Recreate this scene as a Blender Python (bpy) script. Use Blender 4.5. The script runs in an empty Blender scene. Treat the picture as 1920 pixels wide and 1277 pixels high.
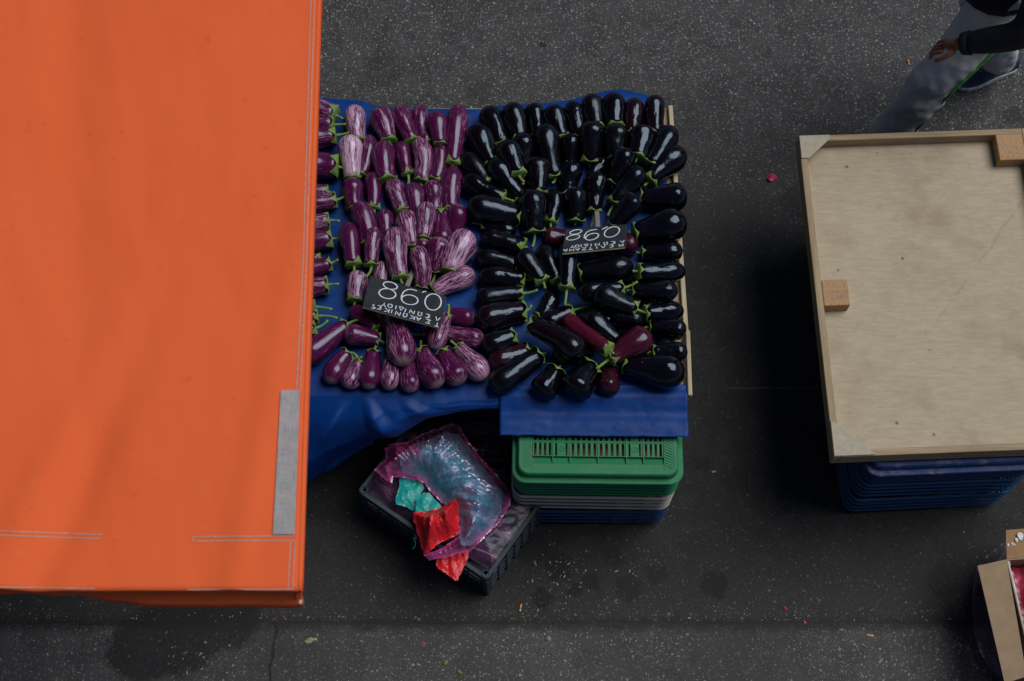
import bpy, bmesh, math, random
import numpy as np
from mathutils import Vector, Matrix, noise, Quaternion
from mathutils.geometry import delaunay_2d_cdt
R = math.radians
sc = bpy.context.scene
C = sc.collection
random.seed(7)

# ------------------------------------------------------------------ camera, world, light
CAM_H, FPX = 5.4, 2667.0
TILT = math.atan((1850 - 638.5) / FPX)
CT, ST = math.cos(TILT), math.sin(TILT)
cam = bpy.data.cameras.new('camera'); camo = bpy.data.objects.new('camera', cam); C.objects.link(camo)
camo.location = (0, 0, CAM_H); camo.rotation_euler = (TILT, 0, 0)
cam.sensor_width = 36; cam.lens = 36 * FPX / 1920; cam.clip_end = 400; cam.clip_start = .1
cam.dof.use_dof = True; cam.dof.focus_distance = 5.15; cam.dof.aperture_fstop = 4.0
sc.camera = camo
SUN_DIR = Vector((.46, .20, .85)).normalized()
w = bpy.data.worlds.new('World'); sc.world = w; w.use_nodes = True
wn = w.node_tree
sky = wn.nodes.new('ShaderNodeTexSky'); sky.sky_type = 'NISHITA'; sky.sun_disc = False
sky.air_density = .40; sky.dust_density = .5; sky.ozone_density = .8; sky.sun_elevation = math.asin(SUN_DIR.z); sky.sun_rotation = math.atan2(SUN_DIR.x, SUN_DIR.y)
wn.links.new(sky.outputs[0], wn.nodes['Background'].inputs[0])
wn.nodes['Background'].inputs[1].default_value = .05
sun = bpy.data.lights.new('sun', 'SUN'); so = bpy.data.objects.new('sun', sun); C.objects.link(so)
sun.energy = 2.4; sun.angle = R(42); sun.color = (.95, .975, 1.0)
so.rotation_euler = SUN_DIR.to_track_quat('Z', 'Y').to_euler()
vs = sc.view_settings; vs.view_transform = 'Standard'; vs.look = 'None'; vs.gamma = 1; vs.use_curve_mapping = False
vs.exposure = 0.16

def P(px, py, z=0.0):
    """a point of the photograph (1920 x 1277) at height z -> world"""
    u = (px - 960) / FPX; v = (638.5 - py) / FPX
    d = (CAM_H - z) / (CT - v * ST)
    return Vector((u * d, d * (ST + v * CT), z))
def pscale(py, z):
    v = (638.5 - py) / FPX
    return FPX / ((CAM_H - z) / (CT - v * ST))      # pixels per metre

# ------------------------------------------------------------------ material helpers
class NT:
    def __init__(s, name):
        s.m = bpy.data.materials.new(name); s.m.use_nodes = True
        s.t = s.m.node_tree; s.b = s.t.nodes['Principled BSDF']; s.out = s.t.nodes['Material Output']
    def n(s, typ, **kw):
        x = s.t.nodes.new(typ)
        for k, v in kw.items():
            if k.startswith('i_'): x.inputs[int(k[2:]) if k[2:].isdigit() else k[2:].replace('_', ' ')].default_value = v
            else: setattr(x, k, v)
        return x
    def l(s, a, b): s.t.links.new(a, b)
    def val(s, sock, v):
        if hasattr(v, 'is_linked') or hasattr(v, 'links'): s.l(v, sock)
        else: sock.default_value = v
    def math(s, op, a, b=0.0, c=0.0, clamp=False):
        x = s.n('ShaderNodeMath', operation=op, use_clamp=clamp)
        for i, v in enumerate((a, b, c)): s.val(x.inputs[i], v)
        return x.outputs[0]
    def mix(s, f, a, b, blend='MIX'):
        x = s.n('ShaderNodeMix', data_type='RGBA', blend_type=blend)
        s.val(x.inputs[0], f); s.val(x.inputs[6], c4(a)); s.val(x.inputs[7], c4(b)); return x.outputs[2]
    def ramp(s, f, a, b, lo=0.0, hi=1.0):
        x = s.n('ShaderNodeMapRange'); x.interpolation_type = 'SMOOTHSTEP'
        s.val(x.inputs[0], f); x.inputs[1].default_value = a; x.inputs[2].default_value = b
        x.inputs[3].default_value = lo; x.inputs[4].default_value = hi; return x.outputs[0]
    def vec(s, kind='Object', scale=(1, 1, 1), src=None):
        if src is None:
            src = s.n('ShaderNodeTexCoord').outputs[kind]
        m = s.n('ShaderNodeMapping'); m.inputs['Scale'].default_value = scale
        s.l(src, m.inputs[0]); return m.outputs[0]
    def noise(s, vec, scale, detail=3, rough=.55, dist=0.0, color=False):
        x = s.n('ShaderNodeTexNoise'); x.inputs['Scale'].default_value = scale
        x.inputs['Detail'].default_value = detail; x.inputs['Roughness'].default_value = rough
        x.inputs['Distortion'].default_value = dist
        s.l(vec, x.inputs['Vector']); return x.outputs[1 if color else 0]
    def vor(s, vec, scale, feature='F1', rnd=1.0):
        x = s.n('ShaderNodeTexVoronoi', feature=feature); x.inputs['Scale'].default_value = scale
        x.inputs['Randomness'].default_value = rnd; s.l(vec, x.inputs['Vector']); return x
    def bump(s, h, strength=.3, dist=.002, chain=None):
        x = s.n('ShaderNodeBump'); x.inputs['Strength'].default_value = strength; x.inputs['Distance'].default_value = dist
        s.l(h, x.inputs['Height'])
        if chain: s.l(chain, x.inputs['Normal'])
        return x.outputs[0]
    def set(s, **kw):
        for k, v in kw.items():
            sock = s.b.inputs[k.replace('_', ' ')]
            if isinstance(v, tuple) and len(v) == 3: v = (*v, 1)
            s.val(sock, v)
        return s
def c4(a): return (*a, 1) if isinstance(a, tuple) and len(a) == 3 else a
def addv(t, a, b):
    x = t.n('ShaderNodeVectorMath', operation='ADD'); t.l(a, x.inputs[0]); t.l(b, x.inputs[1]); return x.outputs[0]
def mulv(t, a, k):
    x = t.n('ShaderNodeVectorMath', operation='SCALE'); t.l(a, x.inputs[0]); x.inputs[3].default_value = k; return x.outputs[0]

def plain(name, col, rough=.6, var=.25, scale=40, bump=.15, spec=.4, dirt=None, bdist=.001):
    t = NT(name); v = t.vec()
    n = t.noise(v, scale, 4)
    c = t.mix(t.ramp(n, .3, .7), tuple(x * (1 - var) for x in col), tuple(min(1, x * (1 + var)) for x in col))
    if dirt:
        c = t.mix(t.ramp(t.noise(v, 9, 5, .65), .5, .75, 0, dirt[1]), c, dirt[0])
    t.set(Base_Color=c, Roughness=t.ramp(n, .2, .8, rough * .85, min(1, rough * 1.15)), Specular_IOR_Level=spec,
          Normal=t.bump(n, bump, bdist))
    return t.m

M = {}
# --- asphalt
def asphalt(name, base, zone):
    t = NT(name); v = t.vec(); sep = t.n('ShaderNodeSeparateXYZ'); t.l(v, sep.inputs[0]); X, Y = sep.outputs[0], sep.outputs[1]
    wob = t.noise(v, 60, 2, color=True)
    wv = addv(t, v, mulv(t, wob, .012))
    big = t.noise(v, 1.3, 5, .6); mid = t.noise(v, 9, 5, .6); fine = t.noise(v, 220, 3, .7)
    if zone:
        z = t.ramp(t.math('ADD', Y, t.math('MULTIPLY', t.math('SUBTRACT', big, .5), 1.4)), 2.7, 3.9)      # more bare aggregate northward; canopy shade nearer the stall painted as darker tone
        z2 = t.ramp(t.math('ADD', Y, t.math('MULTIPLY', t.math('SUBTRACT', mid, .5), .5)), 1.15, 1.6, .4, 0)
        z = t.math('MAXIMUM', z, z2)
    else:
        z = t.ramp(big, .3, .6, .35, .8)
    col = t.mix(z, (base[0] * .27, base[1] * .255, base[2] * .24), base)  # on the road the dark end is canopy shade put into the colour
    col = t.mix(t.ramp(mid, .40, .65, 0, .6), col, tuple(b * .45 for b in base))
    h = None
    for sc_, thr, rad, amt in ((52, .86, .28, 1.0), (88, .76, .34, 1.0), (150, .66, .38, .85)):
        vo = t.vor(wv, sc_); rnd = t.n('ShaderNodeSeparateColor'); t.l(vo.outputs['Color'], rnd.inputs[0])
        pick = t.math('GREATER_THAN', rnd.outputs[0], t.math('SUBTRACT', thr + .12, t.math('MULTIPLY', z, .3)))
        shape = t.ramp(vo.outputs['Distance'], rad * .75, rad, 1, 0)
        m = t.math('MULTIPLY', t.math('MULTIPLY', pick, shape), t.math('MULTIPLY', t.ramp(z, 0, 1, .24, 1), amt))
        cc = t.mix(rnd.outputs[1], (.06, .07, .08), (.27, .265, .25))
        cc = t.mix(t.math('GREATER_THAN', rnd.outputs[2], .88), cc, (.24, .13, .09))
        col = t.mix(m, col, cc)
        h = m if h is None else t.math('ADD', h, m)
    # stains: (x px, y px, radius m, strength)
    rough = t.ramp(fine, .3, .7, .7, .9)
    if zone is not None:
        st = [(340, 1180, .2, .8), (270, 1215, .15, .8), (430, 1160, .13, .8), (1150, 1045, .05, .6), (1230, 1075, .045, .6), (1018, 1122, .045, .85), (1078, 1105, .03, .8), (1108, 1092, .035, .7), (1340, 1095, .06, .75),
              (1045, 1062, .06, .8), (1000, 1030, .07, .7), (1310, 868, .04, .6), (1475, 952, .022, .8), (1018, 86, .02, .85), (1770, 1090, .07, .5), (1500, 380, .09, .45), (720, 130, .1, .3), (1180, 1100, .06, .6), (900, 170, .06, .3), (1900, 215, .05, .5), (1380, 640, .08, .4)]
        nz = t.math('MULTIPLY', t.math('SUBTRACT', t.noise(v, 26, 4, .65), .5), .09)
        tot = None
        for a, b_, r_, s_ in st:
            p = P(a, b_, 0)
            dx = t.math('SUBTRACT', X, p.x); dy = t.math('SUBTRACT', Y, p.y)
            d = t.math('SQRT', t.math('ADD', t.math('MULTIPLY', dx, dx), t.math('MULTIPLY', dy, dy)))
            d = t.math('ADD', d, nz)
            m = t.ramp(d, r_ * .75, r_ * 1.05, s_, 0)
            tot = m if tot is None else t.math('MAXIMUM', tot, m)
        col = t.mix(t.math('MULTIPLY', tot, .95), col, (.005, .005, .005))
    jy = P(1400, 728).y
    cr = t.math('ABSOLUTE', t.math('ADD', t.math('SUBTRACT', Y, jy), t.math('MULTIPLY', t.math('SUBTRACT', t.noise(v, 3, 6, .7), .5), .06)))
    col = t.mix(t.math('MULTIPLY', t.ramp(cr, .0, .006, .8, 0), t.ramp(t.noise(v, 2.2, 2), .42, .55)), col, (.10, .08, .065) if zone else (.01, .01, .01))
    cx_ = P(512, 1240).x
    cr = t.math('ABSOLUTE', t.math('ADD', t.math('SUBTRACT', X, cx_), t.math('MULTIPLY', t.math('SUBTRACT', t.noise(v, 6, 6, .7), .5), .10)))
    if not zone: col = t.mix(t.ramp(cr, .002, .010, .8, 0), col, (.006, .006, .006))
    dk = t.math('ABSOLUTE', t.math('SUBTRACT', Y, 1.262))
    dk = t.math('ADD', dk, t.math('MULTIPLY', t.math('SUBTRACT', t.noise(v, 14, 5, .7), .5), .07))
    col = t.mix(t.ramp(dk, .0, .045, .75, 0), col, (.012, .010, .009))
    hh = t.math('ADD', t.math('ADD', t.math('MULTIPLY', h, .6), t.math('MULTIPLY', t.noise(v, 70, 4, .7), 1.1)), t.math('MULTIPLY', fine, .5))
    t.set(Base_Color=col, Roughness=rough, Specular_IOR_Level=.35, Normal=t.bump(hh, .55, .003))
    return t.m
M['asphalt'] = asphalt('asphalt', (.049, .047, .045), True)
M['gutter'] = asphalt('gutter_concrete', (.072, .069, .066), False)
# --- skins
def fruit_striped():
    t = NT('striped_skin')
    at = t.n('ShaderNodeAttribute', attribute_name='stripe'); av = at.outputs['Vector']
    oi = t.n('ShaderNodeObjectInfo'); rnd = oi.outputs['Random']
    tone = t.n('ShaderNodeAttribute', attribute_type='OBJECT', attribute_name='tone').outputs['Fac']
    cmb = t.n('ShaderNodeCombineXYZ')
    for i in range(3): t.l(t.math('MULTIPLY', rnd, 37.0 + 11 * i), cmb.inputs[i])
    v1 = addv(t, t.vec(src=av, scale=(2.2, 2.2, 1.1)), cmb.outputs[0])
    v2 = addv(t, t.vec(src=av, scale=(9.5, 9.5, 1.9)), cmb.outputs[0])
    v3 = addv(t, t.vec(src=av, scale=(22, 22, 4.2)), cmb.outputs[0])
    a = t.noise(v1, 1.2, 3); b = t.noise(v2, 1.0, 4, .75, .12); c = t.noise(v3, 1.0, 3, .75, .15)
    s = t.math('ADD', t.math('MULTIPLY', a, .5), t.math('ADD', t.math('MULTIPLY', b, 1.0), t.math('MULTIPLY', c, .85)))
    s = t.math('ADD', s, t.math('MULTIPLY', t.math('SUBTRACT', tone, .66), .40))
    f = t.math('MULTIPLY', t.ramp(s, 1.14, 1.32), .95)
    dark = t.mix(a, (.036, .0028, .023), (.098, .006, .058))
    light = t.mix(tone, (.40, .10, .27), (.60, .38, .50))
    col = t.mix(f, dark, light)
    # pale blossom end and a few scars
    sp = t.n('ShaderNodeSeparateXYZ'); t.l(av, sp.inputs[0])
    col = t.mix(t.math('MULTIPLY', t.ramp(sp.outputs[2], .0, .16, .55, 0), t.ramp(c, .35, .6)), col, (.5, .36, .30))
    v4 = addv(t, t.vec(src=av, scale=(1.6, 1.6, 3.5)), cmb.outputs[0])
    col = t.mix(t.ramp(t.noise(v4, 1.3, 4, .7), .70, .76, 0, .8), col, (.42, .27, .12))
    t.set(Base_Color=col, Roughness=t.ramp(b, .3, .7, .17, .26), Specular_IOR_Level=.5, Specular_Tint=(.80, .90, 1.0), Normal=t.bump(t.noise(v1, .9, 2), .25, .005))  # specular tint imitates blue sky light in the highlights
    return t.m
def fruit_black():
    t = NT('black_skin')
    at = t.n('ShaderNodeAttribute', attribute_name='stripe'); av = at.outputs['Vector']
    rnd = t.n('ShaderNodeObjectInfo').outputs['Random']
    tone = t.n('ShaderNodeAttribute', attribute_type='OBJECT', attribute_name='tone').outputs['Fac']
    cmb = t.n('ShaderNodeCombineXYZ')
    for i in range(3): t.l(t.math('MULTIPLY', rnd, 41.0 + 13 * i), cmb.inputs[i])
    v1 = addv(t, t.vec(src=av, scale=(1.5, 1.5, 3.2)), cmb.outputs[0])
    a = t.noise(v1, 1.0, 3)
    col = t.mix(tone, t.mix(a, (.0014, .0012, .002), (.004, .002, .005)), t.mix(a, (.05, .004, .014), (.10, .008, .024)))
    scn = t.noise(v1, 1.7, 5, .62)
    fl = t.vor(v1, 3.2); 
    sc_ = t.math('MULTIPLY', t.ramp(scn, .70, .73), .75)
    sc_ = t.math('MAXIMUM', sc_, t.math('MULTIPLY', t.math('LESS_THAN', fl.outputs['Distance'], .05), .55))
    col = t.mix(sc_, col, (.20, .13, .055))
    lum = t.noise(addv(t, t.vec(src=av, scale=(1.0, 1.0, 1.2)), cmb.outputs[0]), 1.5, 2, .4)
    t.set(Base_Color=col, Roughness=t.math('ADD', t.math('ADD', t.ramp(a, .3, .7, .07, .14), t.math('MULTIPLY', t.math('MULTIPLY', rnd, rnd), .16)), t.math('MULTIPLY', sc_, .4)), Specular_IOR_Level=.42,
          Specular_Tint=(.70, .86, 1.0), Normal=t.bump(lum, .6, .008))  # blue of the reflected sky is put into the gloss tint
    return t.m
M['striped'] = fruit_striped(); M['black'] = fruit_black()
def green():
    t = NT('calyx_green'); v = t.vec(); n = t.noise(v, 55, 4); rnd = t.n('ShaderNodeObjectInfo').outputs['Random']
    c = t.mix(n, (.06, .125, .018), (.21, .34, .055)); c = t.mix(t.math('MULTIPLY', rnd, .5), c, (.17, .22, .08))
    t.set(Base_Color=c, Roughness=.5, Specular_IOR_Level=.35, Normal=t.bump(t.noise(v, 240, 3), .3, .001)); return t.m
M['calyx'] = green()
M['cut'] = plain('cut_stem', (.22, .22, .09), .7)
# --- tarps
def tarp(name, col, weave=.12, dusty=.3, rough=.38, trans=0.0, creases=.35, sheen=None):
    t = NT(name); v = t.vec()
    n = t.noise(v, 3, 5, .6); w1 = t.n('ShaderNodeTexWave', wave_type='BANDS', bands_direction='X'); w1.inputs['Scale'].default_value = 150
    w2 = t.n('ShaderNodeTexWave', wave_type='BANDS', bands_direction='Y'); w2.inputs['Scale'].default_value = 150
    t.l(v, w1.inputs[0]); t.l(v, w2.inputs[0])
    ww = t.math('ADD', w1.outputs[1], w2.outputs[1])
    c = t.mix(n, tuple(x * .82 for x in col), tuple(min(1, x * 1.15) for x in col))
    c = t.mix(t.ramp(t.noise(v, 34, 5, .7), .55, .8, 0, dusty), c, tuple(x * .8 + .008 for x in col))
    cr = t.noise(v, 7, 4, .5, .8)
    b = t.bump(cr, creases, .02); b = t.bump(ww, weave, .0006, b)
    t.set(Base_Color=c, Roughness=rough, Specular_IOR_Level=.2, Normal=b)
    if trans:
        tr = t.n('ShaderNodeBsdfTranslucent'); t.l(c, tr.inputs[0]); mx = t.n('ShaderNodeMixShader'); mx.inputs[0].default_value = trans
        t.l(t.b.outputs[0], mx.inputs[1]); t.l(tr.outputs[0], mx.inputs[2]); t.l(mx.outputs[0], t.out.inputs[0])
    return t.m
M['blue_tarp'] = tarp('blue_tarp', (.0003, .034, .175), rough=.45, creases=.22)
def canvas():
    t = NT('orange_canvas'); v = t.vec()
    n = t.noise(v, 1.6, 4, .6); s = t.noise(t.vec(scale=(1, .22, 1)), 5.5, 5, .6, .4); f = t.noise(v, 420, 2); sp = t.noise(v, 30, 3, .6)
    th = t.noise(t.vec(scale=(1, 40, 1)), 14, 3, .6); tv = t.noise(t.vec(scale=(40, 1, 1)), 14, 3, .6)
    c = t.mix(t.ramp(n, .3, .7), (.86, .140, .038), (.88, .150, .044))
    c = t.mix(t.ramp(s, .45, .72, 0, .08), c, (.58, .085, .03))
    c = t.mix(t.ramp(t.math('ADD', th, tv), .8, 1.25, 0, .12), c, (.66, .16, .08))
    c = t.mix(t.ramp(sp, .66, .74, 0, .25), c, (.45, .08, .04))
    c = t.mix(t.ramp(t.noise(v, 11, 5, .7), .6, .75, 0, .22), c, (.75, .25, .15))
    b = t.bump(s, .10, .02); b = t.bump(f, .25, .0006, b); b = t.bump(t.math('ADD', th, tv), .12, .001, b)
    t.set(Base_Color=c, Roughness=.8, Specular_IOR_Level=.1, Normal=b)
    tr = t.n('ShaderNodeBsdfTranslucent'); t.l(c, tr.inputs[0]); mx = t.n('ShaderNodeMixShader'); mx.inputs[0].default_value = .12
    t.l(t.b.outputs[0], mx.inputs[1]); t.l(tr.outputs[0], mx.inputs[2]); t.l(mx.outputs[0], t.out.inputs[0])
    return t.m
M['canvas'] = canvas()
M['thread'] = plain('grey_thread', (.42, .33, .28), .8, .3, 300)
M['hem'] = plain('white_hem_tape', (.5, .48, .46), .8)
def velcro():
    t = NT('grey_strip_fabric'); v = t.vec(); n = t.noise(v, 40, 5, .7)
    w1 = t.noise(t.vec(scale=(1, 30, 1)), 25, 3, .6); w2 = t.noise(t.vec(scale=(30, 1, 1)), 25, 3, .6)
    c = t.mix(t.ramp(t.math('ADD', w1, w2), .75, 1.3), (.24, .225, .22), (.40, .37, .355)); c = t.mix(t.ramp(t.noise(v, 16, 3), .45, .65, 0, .5), c, (.46, .35, .33))
    t.set(Base_Color=c, Roughness=.9, Normal=t.bump(n, .4, .001)); return t.m
M['velcro'] = velcro()
# --- wood
def wood(name, a, b, grain=(1.2, 26, 26), stain=(.2, .13, .07), st=.4, paint=None, knots=False):
    t = NT(name); v = t.vec(); g = t.noise(t.vec(scale=grain), 2.2, 5, .65, .5); g2 = t.noise(t.vec(scale=(grain[0] * 3, grain[1] * 4, grain[2] * 4)), 2, 3, .7)
    c = t.mix(t.ramp(g, .3, .72), a, b); c = t.mix(t.ramp(g2, .5, .78, 0, .3), c, tuple(x * .62 for x in a))
    c = t.mix(t.ramp(t.noise(v, 3.1, 6, .68), .46, .76, 0, st), c, stain)
    c = t.mix(t.ramp(t.noise(v, 24, 4, .7), .66, .74, 0, st * .8), c, tuple(x * .6 for x in stain))
    if knots:
        vo = t.vor(addv(t, v, mulv(t, t.noise(v, 6, 3, color=True), .12)), 3.0)
        rings = t.math('SINE', t.math('MULTIPLY', vo.outputs['Distance'], 120.0))
        near = t.ramp(vo.outputs['Distance'], .02, .2, .22, 0)
        c = t.mix(t.math('MULTIPLY', near, t.ramp(rings, -.2, 1)), c, tuple(x * .5 for x in a))
        dg = t.vor(t.vec(scale=(1, 1, 0)), 7.5); c = t.mix(t.ramp(dg.outputs['Distance'], .03, .07, .75, 0), c, (.09, .055, .03))
        sp = t.n('ShaderNodeSeparateXYZ'); t.l(v, sp.inputs[0])      # a long diagonal scratch
        ln = t.math('ABSOLUTE', t.math('ADD', t.math('SUBTRACT', sp.outputs[1], t.math('MULTIPLY', sp.outputs[0], 1.3)), t.math('MULTIPLY', t.noise(v, 8, 3), .05)))
        c = t.mix(t.math('MULTIPLY', t.ramp(ln, .0, .014, .3, 0), t.math('MULTIPLY', t.ramp(t.noise(v, 20, 4, .7), .4, .6), t.ramp(sp.outputs[1], .35, .75))), c, (.16, .10, .055))
    if paint: c = t.mix(t.ramp(t.noise(t.vec(scale=(2.2, 1, 1)), 60, 5, .7), .47, .56, 0, .85), c, paint)
    t.set(Base_Color=c, Roughness=t.ramp(g, .2, .8, .6, .78), Specular_IOR_Level=.3, Normal=t.bump(t.math('ADD', g, g2), .3, .0015)); return t.m
M['plywood'] = wood('plywood', (.385, .305, .20), (.47, .39, .265), grain=(7, 42, 10), stain=(.28, .20, .12), st=.85, knots=True)
M['batten'] = wood('batten_wood', (.27, .18, .095), (.40, .30, .18), st=.35)
M['batten_y'] = wood('batten_wood_lengthwise', (.27, .18, .095), (.40, .30, .18), grain=(26, 1.2, 26), st=.35)
M['pale_batten'] = wood('pale_batten_wood', (.36, .28, .16), (.55, .44, .28), grain=(26, 1.2, 26), st=.5)
M['gusset'] = wood('gusset_wood', (.36, .31, .22), (.46, .40, .29), grain=(20, 20, 1), st=.3)
M['painted_block'] = wood('block_wood', (.28, .18, .11), (.36, .26, .17), st=.3, paint=(.52, .24, .055))
M['stake'] = wood('stake_wood', (.16, .14, .11), (.24, .21, .17), grain=(26, 1.2, 26))
# --- plastics
def plastic(name, col, rough=.45, dust=(.2, .19, .17), d=.35):
    t = NT(name); v = t.vec(); n = t.noise(v, 12, 5, .65); f = t.noise(v, 160, 3, .6)
    c = t.mix(n, tuple(x * .8 for x in col), tuple(min(1, x * 1.15) for x in col))
    c = t.mix(t.ramp(t.noise(v, 22, 6, .72), .5, .75, 0, d), c, dust)
    c = t.mix(t.ramp(t.noise(t.vec(scale=(1, 9, 9)), 30, 4, .7), .62, .72, 0, d), c, tuple(x * .5 for x in dust))
    t.set(Base_Color=c, Roughness=t.ramp(n, .3, .7, rough, rough + .2), Specular_IOR_Level=.4, Normal=t.bump(f, .15, .0008)); return t.m
M['green_plastic'] = plastic('green_plastic', (.008, .165, .058), dust=(.10, .17, .11))
M['white_plastic'] = plastic('white_plastic', (.33, .29, .235), dust=(.2, .17, .13))
M['navy_plastic'] = plastic('navy_plastic', (.004, .024, .085), dust=(.03, .04, .06), d=.25)
M['navy_top'] = plastic('worn_navy_plastic', (.005, .032, .13), dust=(.42, .32, .29), d=.4)
M['teal_plastic'] = plastic('deep_blue_plastic', (.003, .048, .125), dust=(.02, .04, .06), d=.2)
M['black_plastic'] = plastic('black_plastic', (.022, .032, .045), dust=(.07, .08, .09), d=.3)
M['cardboard'] = plain('cardboard', (.33, .225, .135), .85, .1, 18, .1, .2, dirt=((.2, .13, .07), .3))
M['card_in'] = plain('cardboard_inside', (.30, .17, .08), .85, .12, 18, .1, .2)
M['white_paint'] = plain('white_paint_splash', (.6, .6, .6), .6)
def slate():
    t = NT('slate_paint'); v = t.vec(); n = t.noise(v, 9, 6, .7, 1.0)
    c = t.mix(t.ramp(n, .35, .75), (.006, .007, .008), (.024, .027, .029))
    t.set(Base_Color=c, Roughness=.75, Normal=t.bump(t.noise(v, 150, 3), .2, .001)); return t.m
M['slate'] = slate()
M['chalk'] = plain('chalk_white', (.60, .65, .74), .9, .2, 260, .3)
def film(name, tint, dens, diff, gl=.16, rough=.16, edge=None, bs=.8):
    """thin plastic film: see-through with its own tint, a little body colour and a gloss"""
    t = NT(name); v = t.vec()
    tr = t.n('ShaderNodeBsdfTransparent'); tr.inputs[0].default_value = (*tint, 1)
    df = t.n('ShaderNodeBsdfDiffuse'); df.inputs[0].default_value = (*diff, 1)
    gs = t.n('ShaderNodeBsdfGlossy'); gs.inputs['Roughness'].default_value = rough; gs.inputs[0].default_value = (.9, .95, 1, 1)
    b = t.bump(t.noise(t.vec(scale=(1, 1, 1)), 11, 3, .55, 2.2), bs, .016)
    for s in (df, gs): t.l(b, s.inputs['Normal'])
    m1 = t.n('ShaderNodeMixShader'); m2 = t.n('ShaderNodeMixShader')
    if edge:
        ea = t.n('ShaderNodeAttribute', attribute_name='edge').outputs['Fac']
        t.l(t.ramp(t.math('MULTIPLY', ea, t.ramp(t.noise(v, 16, 4, .6), .35, .65, .45, 1.5)), .0, 1.0, dens, edge), m1.inputs[0])
    else: m1.inputs[0].default_value = dens
    lw = t.n('ShaderNodeLayerWeight'); lw.inputs[0].default_value = .35; t.l(b, lw.inputs['Normal'])
    t.l(t.math('ADD', t.math('MULTIPLY', lw.outputs['Fresnel'], .5), gl * .5), m2.inputs[0])
    t.l(tr.outputs[0], m1.inputs[1]); t.l(df.outputs[0], m1.inputs[2])
    t.l(m1.outputs[0], m2.inputs[1]); t.l(gs.outputs[0], m2.inputs[2]); t.l(m2.outputs[0], t.out.inputs[0])
    return t.m
M['pink_film'] = film('pink_film', (.95, .80, .92), .06, (.78, .08, .34), .20, .24, edge=.48)
M['clear_film'] = film('clear_film', (.92, .92, .94), .14, (.20, .10, .20), .0, .34, bs=.22)
def foil(name, col, col2=None):
    t = NT(name); v = t.vec(); b = t.bump(t.noise(v, 30, 4, .6, 1.2), .9, .008)
    if col2: col = t.mix(t.ramp(t.noise(v, 11, 5, .7, 1.5), .45, .65), col, col2)
    t.set(Base_Color=col, Roughness=.26, Specular_IOR_Level=.5, Normal=b); return t.m
M['teal_film'] = foil('teal_bag_plastic', (.04, .48, .52), (.42, .74, .84))
M['red_bag'] = foil('red_bag_plastic', (.62, .012, .016)); M['mint_bag'] = foil('mint_bag_plastic', (.01, .30, .26))
M['net'] = None
def net():
    t = NT('red_net'); v = t.vec(); vo = t.vor(v, 110, 'DISTANCE_TO_EDGE'); n = t.noise(v, 14, 4)
    c = t.mix(t.ramp(n, .35, .65), (.10, .006, .02), (.36, .03, .07)); c = t.mix(t.ramp(n, .62, .7, 0, .7), c, (.42, .2, .12))
    c = t.mix(t.ramp(vo.outputs['Distance'], .02, .08, .8, 0), c, (.40, .015, .03))
    t.set(Base_Color=c, Roughness=.35, Normal=t.bump(vo.outputs['Distance'], -.5, .004)); return t.m
M['net'] = net()
M['yellow'] = plain('yellow_plastic', (.55, .27, .015), .4)
M['steel'] = plain('grey_steel', (.28, .29, .3), .4, spec=.6)
M['twine'] = plain('green_twine', (.02, .28, .22), .6)
M['paper_butt'] = plain('filter_paper', (.62, .25, .05), .8, .15, 400); M['ash_white'] = plain('cigarette_paper', (.65, .62, .56), .9)
M['onion_skin'] = plain('onion_skin', (.42, .02, .07), .35, .5, 60); M['leaf'] = plain('leaf_green', (.13, .2, .04), .6, .3, 80)
M['pale_leaf'] = plain('pale_leaf', (.26, .27, .13), .6, .3, 80); M['grit'] = plain('grit_stone', (.17, .165, .155), .8, .5, 12)
M['straw'] = plain('straw_bits', (.27, .2, .12), .8, .5, 20); M['metal'] = plain('bottle_cap_metal', (.16, .16, .165), .5, .3, 100)
M['skin'] = plain('brown_skin', (.23, .085, .045), .5, .15, 60)
M['hair'] = plain('black_hair', (.012, .01, .009), .6, .3, 100)
M['jacket'] = plain('navy_jacket_cloth', (.006, .008, .016), .85, .3, 60, .3)
M['trim'] = plain('lime_trim', (.09, .42, .05), .6)
M['eye'] = plain('eye_white', (.5, .5, .48), .3)
def trousers():
    t = NT('grey_trouser_cloth'); v = t.vec(); n = t.noise(v, 9, 5, .6, .6)
    c = t.mix(t.ramp(n, .3, .7), (.47, .46, .43), (.53, .52, .49))
    t.set(Base_Color=c, Roughness=.8, Normal=t.bump(n, .35, .02)); return t.m
M['trousers'] = trousers()
M['shoe'] = plain('blue_grey_shoe', (.03, .05, .08), .6, .35, 30, .3); M['sole'] = plain('pale_sole', (.55, .54, .52), .6)
M['shoe_dark'] = plain('dark_shoe_panel', (.012, .016, .024), .6); M['lace'] = plain('shoe_lace', (.2, .24, .32), .8)

# ------------------------------------------------------------------ object helpers
def tag(o, label=None, cat=None, group=None, kind=None):
    if label: o['label'] = label
    if cat: o['category'] = cat
    if group: o['group'] = group
    if kind: o['kind'] = kind
    return o
def thing(name, label, cat, loc=(0, 0, 0), rz=0.0, group=None):
    o = bpy.data.objects.new(name, None); C.objects.link(o); o.empty_display_size = .05
    o.location = loc; o.rotation_euler = (0, 0, rz); return tag(o, label, cat, group)
def link(name, me, mats, parent=None):
    o = bpy.data.objects.new(name, me); C.objects.link(o)
    if mats is not None and not me.materials:
        for m in (mats if isinstance(mats, (list, tuple)) else [mats]): me.materials.append(M[m])
    if parent is not None: o.parent = parent
    return o
def mesh(name, vs_, fs, smooth=False):
    me = bpy.data.meshes.new(name); me.from_pydata([tuple(v) for v in vs_], [], fs); me.update()
    if smooth: me.shade_smooth()
    return me
def part(name, vs_, fs, mats, parent=None, smooth=False): return link(name, mesh(name, vs_, fs, smooth), mats, parent)
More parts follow.
